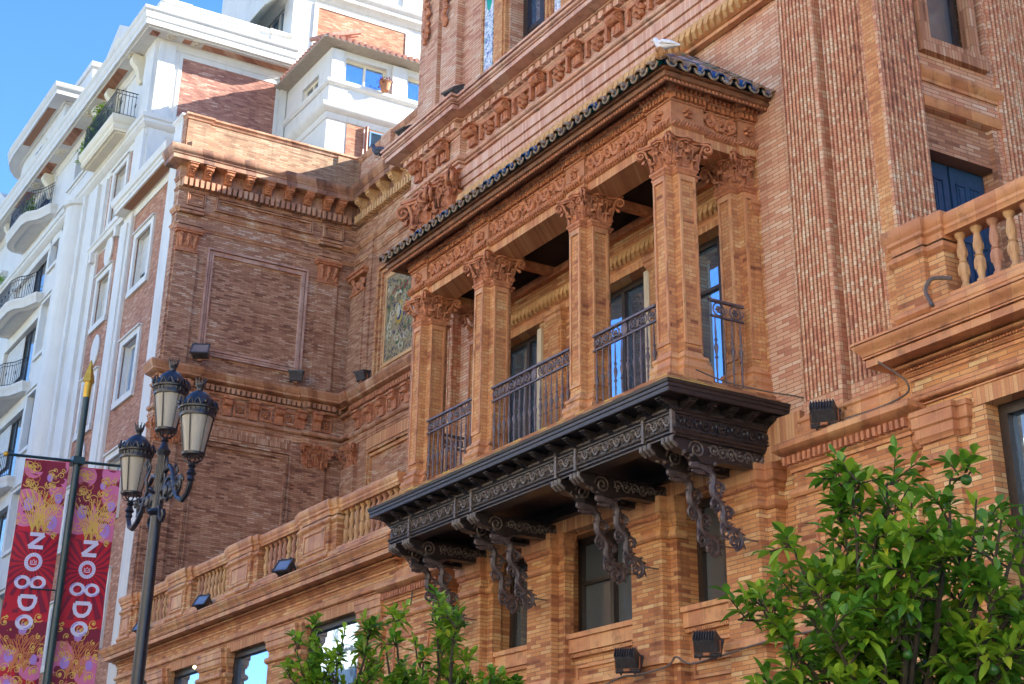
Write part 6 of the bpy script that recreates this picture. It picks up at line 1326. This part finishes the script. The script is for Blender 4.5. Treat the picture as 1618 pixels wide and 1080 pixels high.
# ================================================================== floodlights
M_FLOOD = plain('dusty floodlight casing', (.075, .07, .075), (.03, .028, .03), rough=.5, scale=14)
M_FLG = glassmat('floodlight glass', (.35, .35, .36), .1, .6)
def flood(loc, yaw_, pit, size, label, grp='floodlights fixed to the brick palace', cat='floodlight'):
    o = thing('floodlight', label, cat, loc, grp); 
    A = Matrix.Rotation(yaw_, 3, 'Z') @ Matrix.Rotation(pit, 3, 'X'); s = size; lc = Vector(loc)
    fr = lambda u, n, z: tuple(lc + Vector((0, 0, .16 * s)) + A @ Vector((u * s, -n * s, z * s)))
    m = MB(fr); a, b = .19, .15
    vs = [(-a, .12, -b), (a, .12, -b), (a, .12, b), (-a, .12, b), (-a * .8, -.12, -b * .6), (a * .8, -.12, -b * .6), (a * .8, -.12, b * .6), (-a * .8, -.12, b * .6)]
    m.add(vs, [(0, 1, 2, 3), (4, 7, 6, 5), (0, 4, 5, 1), (1, 5, 6, 2), (2, 6, 7, 3), (3, 7, 4, 0)])
    for k in range(9): x = -a * .85 + k * a * 1.7 / 8; m.add([(x - .006, .1, -b), (x + .006, .1, -b), (x + .006, -.17, -b * .5), (x - .006, -.17, -b * .5), (x - .006, .1, b), (x + .006, .1, b), (x + .006, -.17, b * .5), (x - .006, -.17, b * .5)], [(0, 1, 2, 3), (4, 7, 6, 5), (0, 4, 5, 1), (1, 5, 6, 2), (2, 6, 7, 3), (3, 7, 4, 0)])
    for (x0, x1, z0, z1) in ((-a - .015, a + .015, b - .012, b + .02), (-a - .015, a + .015, -b - .02, -b + .012), (-a - .015, -a + .015, -b, b), (a - .015, a + .015, -b, b)): m.box(x0, x1, .10, .145, z0, z1)
    for x in (-.12, .12): m.box(x - .012, x + .012, .09, .16, b + .01, b + .045)
    m.build('housing', M_FLOOD, o, 0)
    g = MB(fr); g.box(-a + .01, a - .01, .125, .132, -b + .01, b - .01); g.build('lens', M_FLG, o, 0)
    k = MB(lambda u, n, z: tuple(lc + Matrix.Rotation(yaw_, 3, 'Z') @ Vector((u * s, -n * s, z * s)))); k.box(-.21, -.2, -.02, .02, 0, .18); k.box(.2, .21, -.02, .02, 0, .18); k.box(-.21, .21, -.02, .02, 0, .012); k.box(-.05, .05, -.06, .06, -.04, 0); k.build('bracket', plain('rusty bracket', (.32, .12, .05), rough=.8), o, 0)
    return o
flood((-39.6, 12.72, 6.5), R(25), R(-35), .95, 'small black floodlight on the left terrace cornice, nearest the white building')
flood((-35.25, 12.72, 6.5), R(25), R(-35), .95, 'small black floodlight on the left terrace cornice, second from the white building')
flood((-30.5, 12.72, 6.5), R(25), R(-35), 1.0, 'small black floodlight on the left terrace cornice, nearest the balcony')
flood((-24.55, 12.82, 5.76), R(35), R(145), 1.0, 'black finned floodlight on the pedestal under the left end of the balcony')
flood((-14.2, 12.82, 5.78), R(35), R(145), .85, 'black finned floodlight below the fluted pilasters right of the balcony')
flood((-18.3, 12.72, 3.35), R(35), R(145), .85, 'black finned floodlight under the middle window, left one above the leaves')
flood((-16.55, 12.72, 3.35), R(35), R(145), .85, 'black finned floodlight under the right window beside the orange tree')
flood((-41.75, 14.2, 14.72), R(60), R(-35), 1.3, 'blue black floodlight on the side cornice of the brick wing, left of the wall panel')
flood((-41.85, 17.3, 14.66), R(60), R(-80), 1.15, 'flat dark floodlight on the side cornice of the brick wing, right of the wall panel')
flood((-40.6, 18.9, 14.66), R(20), R(-80), 1.0, 'small dark floodlight on the ledge below the ornate glazed tile panel')
flood((-25.95, 12.72, 14.72), R(10), R(-60), .75, 'black floodlight at the left end of the main cornice')
flood((-24.05, 12.85, 14.74), R(10), R(-60), .95, 'large black floodlight on the main cornice below the blue and white tile strip')

# cables
cableline('cable', [(-15.25, 11.72, 6.54), (-15.2, 12.2, 6.44), (-15.15, 12.8, 6.42), (-15.05, 13.18, 6.40), (-14.95, 13.26, 6.3), (-14.93, 13.08, 5.9), (-14.93, 13.05, 5.75)], .010, 'brown cable running from the balcony sill to the fluted pilaster', 'cables on the palace')
cableline('cable', [(-12.02, 12.9, 6.95), (-12.2, 12.78, 6.98), (-12.26, 12.72, 6.85), (-12.2, 12.7, 6.7), (-12.12, 12.66, 6.6)], .025, 'grey conduit curling over the sill of the right balustrade', 'cables on the palace')
cableline('cable', [(-13.05, 12.66, 6.2), (-12.86, 12.8, 6.0), (-12.82, 12.86, 5.9), (-12.9, 12.9, 5.82), (-13.3, 12.9, 5.77), (-13.9, 12.86, 5.765)], .012, 'bundle of cables hanging below the right terrace cornice', 'cables on the palace')
cableline('cable', [(-19.2, 12.9, 3.24), (-18.6, 12.86, 3.3), (-18.2, 12.8, 3.27), (-17.6, 12.86, 3.32), (-17.4, 12.86, 3.42), (-17.1, 12.86, 3.3), (-16.5, 12.86, 3.32), (-15.9, 12.9, 3.38), (-15.2, 12.86, 3.4), (-14, 12.86, 3.4)], .014, 'tied cables running along the wall between the two lower floodlights', 'cables on the palace')
cableline('cable', [(-25.1, 12.62, 6.15), (-25.1, 12.78, 5.95), (-25.06, 12.86, 5.8), (-25.1, 12.9, 5.5), (-25.15, 12.9, 5.2)], .014, 'thin cable hanging under the left end of the balcony', 'cables on the palace')
MB()
# hanging bulb by the left shop window
o = thing('wall_lamp', 'small lit bulb in front of the leftmost ground floor window', 'lamp', (-36.1, 13.0, 5.4))
m = MB(); m.tube([(-36.1, 13.1, 5.46), (-36.1, 12.98, 5.46), (-36.1, 12.95, 5.42)], .012, 6); m.build('holder', M_BLACK, o)
mm_, t_, b_ = newmat('lit bulb'); b_.inputs['Base Color'].default_value = (1, .8, .5, 1); b_.inputs['Emission Color'].default_value = (1, .72, .38, 1); b_.inputs['Emission Strength'].default_value = 5
m = MB(); m.ball((-36.1, 12.95, 5.37), .035, .035, .04, 10, 8); m.build('bulb', mm_, o)

# ================================================================== birds
def bird(loc, yaw_, s, label, c1, c2, name='pigeon'):
    lc = Vector(loc); A = Matrix.Rotation(yaw_, 3, 'Z'); fr = lambda u, n, z: tuple(lc + A @ Vector((u * s, n * s, z * s)))
    g1, g2 = plain(name + ' feathers', c1, c2, rough=.7, scale=30), plain(name + ' bill', (.35, .2, .12), rough=.5)
    m = MB(fr)
    # one skin: tail - back - breast - neck - head, head bowed towards the street
    m.tube([(-.26, 0, .02), (-.18, 0, .055), (-.10, 0, .09), (-.02, 0, .115), (.06, 0, .135), (.105, 0, .175), (.125, 0, .22), (.145, 0, .25), (.17, 0, .25), (.19, 0, .24)], [.012, .035, .06, .078, .075, .05, .036, .038, .032, .012], 12)
    o = m.build(name, g1, None, 60); tag(o, label, 'bird')
    for sd in (-1, 1):
        w_ = MB(fr); w_.tube([(.07, sd * .055, .15), (-.02, sd * .078, .13), (-.12, sd * .06, .09), (-.22, sd * .03, .04)], [.02, .035, .03, .006], 8); w_.build('wing', g1, o, 60)
        l_ = MB(fr); l_.tube([(.0, sd * .03, .06), (.01, sd * .03, .0)], .008, 5); l_.tube([(.0, sd * .03, .0), (.05, sd * .03, -.005)], .006, 4); l_.tube([(.02, sd * .03, .0), (.045, sd * .05, -.005)], .005, 4); l_.build('leg', g2, o)
        e_ = MB(fr); e_.ball((.165, sd * .032, .255), .007); e_.build('eye', M_DARK, o)
    b2 = MB(fr); b2.tube([(.19, 0, .24), (.215, 0, .225)], [.010, .003], 6); b2.build('beak', g2, o)
    return o
bird((EX1 - .1, EY + .12, EZ + .27), R(200), 1.0, 'white dove perched on the tiled roof corner of the balcony', (.82, .82, .84), (.68, .68, .72), 'dove')
bird((-26.9, 12.62, 14.64), R(-150), 1.3, 'dark grey pigeon perched on the left end of the main cornice', (.07, .08, .12), (.04, .045, .06), 'pigeon')

# ================================================================== plants
def leafcolor(name, a, b, c):
    m, t, bs = newmat(name); oi = N(t, 'ShaderNodeNewGeometry'); n = N(t, 'ShaderNodeTexNoise'); n.inputs['Scale'].default_value = 7; t.links.new(oi.outputs['Position'], n.inputs['Vector'])
    r = math_(t, 'ADD', math_(t, 'MULTIPLY', oi.outputs['Random Per Island'], .6), math_(t, 'MULTIPLY', n.outputs['Fac'], .55))
    col = ramp(t, r, [(.15, b), (.5, a), (.82, a), (.97, c)]); t.links.new(col, bs.inputs['Base Color']); bs.inputs['Roughness'].default_value = .38; bs.inputs['Specular IOR Level'].default_value = .5
    tr = N(t, 'ShaderNodeBsdfTranslucent'); t.links.new(col, tr.inputs[0]); mx = N(t, 'ShaderNodeMixShader'); mx.inputs[0].default_value = .42
    t.links.new(bs.outputs[0], mx.inputs[1]); t.links.new(tr.outputs[0], mx.inputs[2]); t.links.new(mx.outputs[0], t.nodes['Material Output'].inputs[0]); return m
M_LEAF = leafcolor('citrus leaf', (.12, .28, .022), (.03, .11, .012), (.48, .50, .04))
M_LEAF2 = leafcolor('young citrus leaf', (.26, .42, .03), (.11, .25, .02), (.55, .52, .05))
M_BARK = plain('grey brown bark', (.06, .045, .03), (.028, .02, .014), rough=.9, scale=20, bump=.5)
M_FRUIT = plain('green orange', (.04, .14, .02), (.03, .10, .015), rough=.35, scale=30, bump=.3)
def leaf(mb, p, d, up, L_, w_, fold=.35, droop=.25):
    d = d.normalized(); s = d.cross(up); s = s.normalized() if s.length > .05 else d.orthogonal().normalized(); n = s.cross(d).normalized()
    vs = [p]; prof = ((.18, .55), (.42, 1.0), (.68, .82), (.88, .35))
    for q, ww in prof:
        c = p + d * (L_ * q) - Vector((0, 0, 1)) * droop * L_ * q * q; h = n * w_ * .5 * ww * fold
        vs += [c - s * w_ * .5 * ww + h, c, c + s * w_ * .5 * ww + h]
    vs.append(p + d * L_ - Vector((0, 0, 1)) * droop * L_)
    fs = [(0, 2, 1), (0, 3, 2)]
    for i in range(3): b = 1 + i * 3; fs += [(b, b + 1, b + 4, b + 3), (b + 1, b + 2, b + 5, b + 4)]
    fs += [(10, 11, 13), (11, 12, 13)]
    mb.add([tuple(v) for v in vs], fs)
def rdir(): 
    while 1:
        v = Vector((rnd() * 2 - 1, rnd() * 2 - 1, rnd() * 2 - 1))
        if .1 < v.length < 1: return v.normalized()
def tree(name, label, base, fork, ends, sub, twigs, leaves, L_, jitter, young=.25, fruits=0, grp='orange trees in front of the palace', tw_len=.22):
    o = thing(name, label, 'tree', base, grp); base, fork = Vector(base), Vector(fork)
    tk = MB(); tk.tube([base, base.lerp(fork, .5) + Vector((.02, -.03, 0)), fork], [.085, .07, .055], 9)
    la, lb = MB(), MB(); tips = []
    for e in ends:
        e = Vector(e); mid = fork.lerp(e, .5) + rdir() * .12 + Vector((0, 0, -.08)); pth = []
        for i in range(9): t = i / 8; pth.append(fork * (1 - t) ** 2 + mid * 2 * t * (1 - t) + e * t * t + rdir() * .012)
        tk.tube(pth, [.022 * (1 - t / 8) + .005 for t in range(9)], 6); 
        for k in range(sub):
            i = 3 + int(rnd() * 6); i = min(i, 8); p = pth[i]; d = ((e - fork).normalized() * .5 + rdir() * .9 + Vector((0, 0, .35))).normalized(); q = p + d * jitter * (.5 + rnd())
            m_ = p.lerp(q, .5) + rdir() * .03; tk.tube([p, m_, q], [.009, .006, .004], 5)
            for j in range(twigs):
                t = .25 + .75 * rnd(); a = p.lerp(q, t); d2 = (d * .5 + rdir() * .8 + Vector((0, 0, .45))).normalized(); b = a + d2 * tw_len * (.5 + rnd()); tk.tube([a, b], [.005, .0025], 4); tips.append((a, b, d2))
        tips.append((pth[7], e, (e - fork).normalized()))
    fr_ = MB()
    for a, b, d in tips:
        mb = lb if rnd() < young else la
        for k in range(leaves):
            t = k / (leaves - 1); p = a.lerp(b, .15 + .85 * t); az = k * 2.4 + rnd(); o1 = d.orthogonal().normalized(); o2 = d.cross(o1); out = (o1 * math.cos(az) + o2 * math.sin(az)); ld_ = (out * (1 - .55 * t) + d * (.35 + .7 * t)).normalized()
            leaf(mb, p, ld_, Vector((0, 0, 1)) + rdir() * .35, L_ * (.65 + .6 * rnd()), L_ * (.34 + .14 * rnd()), .3 + .3 * rnd(), .12 + .3 * rnd())
        if fruits and rnd() < fruits: fr_.ball(tuple(a - Vector((0, 0, .035))), .026, .026, .026, 10, 8)
    tk.build('trunk', M_BARK, o, 50); c = la.build('crown', M_LEAF, o, 50, norm=False); lb.build('young_leaves', M_LEAF2, o, 50, norm=False)
    if fr_.v: fr_.build('fruit', M_FRUIT, o, 60)
tree('orange_tree', 'large glossy orange tree with small green fruit at the lower right', (-5.74, 5.53, GZ), (-5.74, 5.53, 0.74), [(-5.97, 4.96, 1.39), (-5.91, 5.07, 1.75), (-6.15, 5.31, 1.61), (-5.79, 5.3, 1.88), (-5.66, 5.25, 1.99), (-5.68, 5.5, 2.08), (-5.28, 5.25, 1.86), (-5.27, 5.5, 2.0), (-5.41, 5.8, 1.98), (-5.09, 5.6, 1.79), (-5.31, 5.95, 1.8), (-5.16, 5.87, 1.61), (-5.06, 5.76, 1.35), (-5.45, 5.97, 1.29), (-5.15, 5.52, 1.39), (-5.25, 5.35, 1.67), (-5.75, 5.72, 1.66), (-5.52, 5.23, 1.64), (-5.77, 5.29, 1.55), (-5.65, 5.04, 1.32), (-5.93, 5.08, 1.13), (-6.04, 5.4, 1.12), (-5.5, 5.23, 1.21), (-5.69, 5.71, 1.41), (-5.43, 5.61, 1.13), (-5.36, 5.83, 1.04), (-5.37, 6.06, 1.18), (-5.57, 5.35, 1.01), (-6.15, 5.14, 1.04)], 8, 3, 7, .105, .10, .45, .05, tw_len=.11)
tree('orange_tree', 'young orange tree under the middle of the balcony, second tree from the right', (-10.98, 5.85, GZ), (-10.98, 5.85, 1.22), [(-10.86, 5.61, 1.99), (-10.92, 5.83, 2.22), (-10.61, 5.82, 2.08), (-11.0, 5.51, 2.09), (-11.14, 5.51, 1.97), (-10.91, 5.57, 1.79), (-11.03, 5.95, 1.94), (-10.7, 5.97, 1.76), (-10.66, 6.25, 1.76), (-10.68, 6.43, 1.72), (-10.54, 6.1, 1.62), (-10.8, 5.94, 1.95)], 5, 3, 7, .105, .08, .6, 0, tw_len=.10)
tree('orange_tree', 'small orange tree before the pale shop window, leftmost of the trees', (-11.75, 5.43, GZ), (-11.75, 5.43, 1.24), [(-11.8, 5.06, 1.95), (-11.9, 5.26, 2.11), (-11.62, 5.38, 2.14), (-11.63, 5.61, 2.09), (-11.61, 5.25, 1.93), (-11.77, 5.17, 1.79), (-11.64, 5.66, 1.9), (-11.7, 5.36, 1.73), (-11.93, 5.08, 1.78), (-11.61, 5.57, 1.72)], 5, 3, 7, .10, .08, .65, 0, tw_len=.10)

# balcony plants on the white building
def bush(name, label, loc, rx, ry, rz, n, L_, pot=True, mat=None):
    o = thing(name, label, 'plant', loc); c = Vector(loc)
    if pot: m = MB(); m.lathe([(.14, 0), (.2, .3), (.22, .3), (.22, .34), (.17, .34)], tuple(c), 12); m.build('pot', plain('terracotta pot', (.4, .17, .08), rough=.8), o)
    m = MB(); s_ = MB()
    for i in range(n):
        d = rdir(); d.z = abs(d.z); e = c + Vector((d.x * rx, d.y * ry, .3 + d.z * rz)) * (.5 + .5 * rnd()); s_.tube([c + Vector((0, 0, .3)), c.lerp(e, .6) + rdir() * .05, e], .008, 4)
        for k in range(8): leaf(m, e + rdir() * .1, rdir() + Vector((0, 0, .3)), Vector((0, 0, 1)), L_, L_ * .5)
    s_.build('stem', M_BARK, o); m.build('foliage', mat or M_LEAF2, o, 50, norm=False)
bush('climbing_plant', 'leafy plant climbing over the left end of the square white balcony', (-52.2, 12.9, 25.6), 1.0, .4, 1.7, 90, .16)
bush('climbing_plant', 'sparse trailing plant behind the square balcony railing', (-54.5, 13.1, 25.9), 1.0, .3, 1.3, 40, .15, False)
bush('potted_plant', 'potted plant on the curved balcony below the cornice', (-61.8, 12.8, 26.3), .4, .3, .8, 30, .14)
bush('potted_plant', 'small red potted plant on the sill of the sunlit penthouse window', (-43.35, 20.4, 26.2), .15, .25, .25, 14, .1, True, plain('dark red leaf', (.2, .04, .05), rough=.5))
def palm(label, loc, s, n=26):
    o = thing('spiky_plant', label, 'plant', loc); c = Vector(loc); m = MB(); m.tube([c, c + Vector((0, 0, .5 * s))], .05 * s, 7); m.build('stem', M_BARK, o); m = MB()
    for i in range(n): d = rdir(); d.z = abs(d.z) * .8 + .1; leaf(m, c + Vector((0, 0, .5 * s)), d, Vector((0, 0, 1)), .75 * s, .08 * s, .3, .35)
    m.build('foliage', M_LEAF2, o, 50, norm=False)
palm('spiky green plant on the roof terrace, left of the pair', (-50.6, 18.0, 29.35), 1.0)
palm('spiky green plant on the roof terrace, beside the white tower', (-49.0, 17.9, 29.35), 1.15)
palm('spiky green plant at the far left edge of the white building', (-67.0, 12.9, 24.4), 1.5)
# awning lamp and flower box
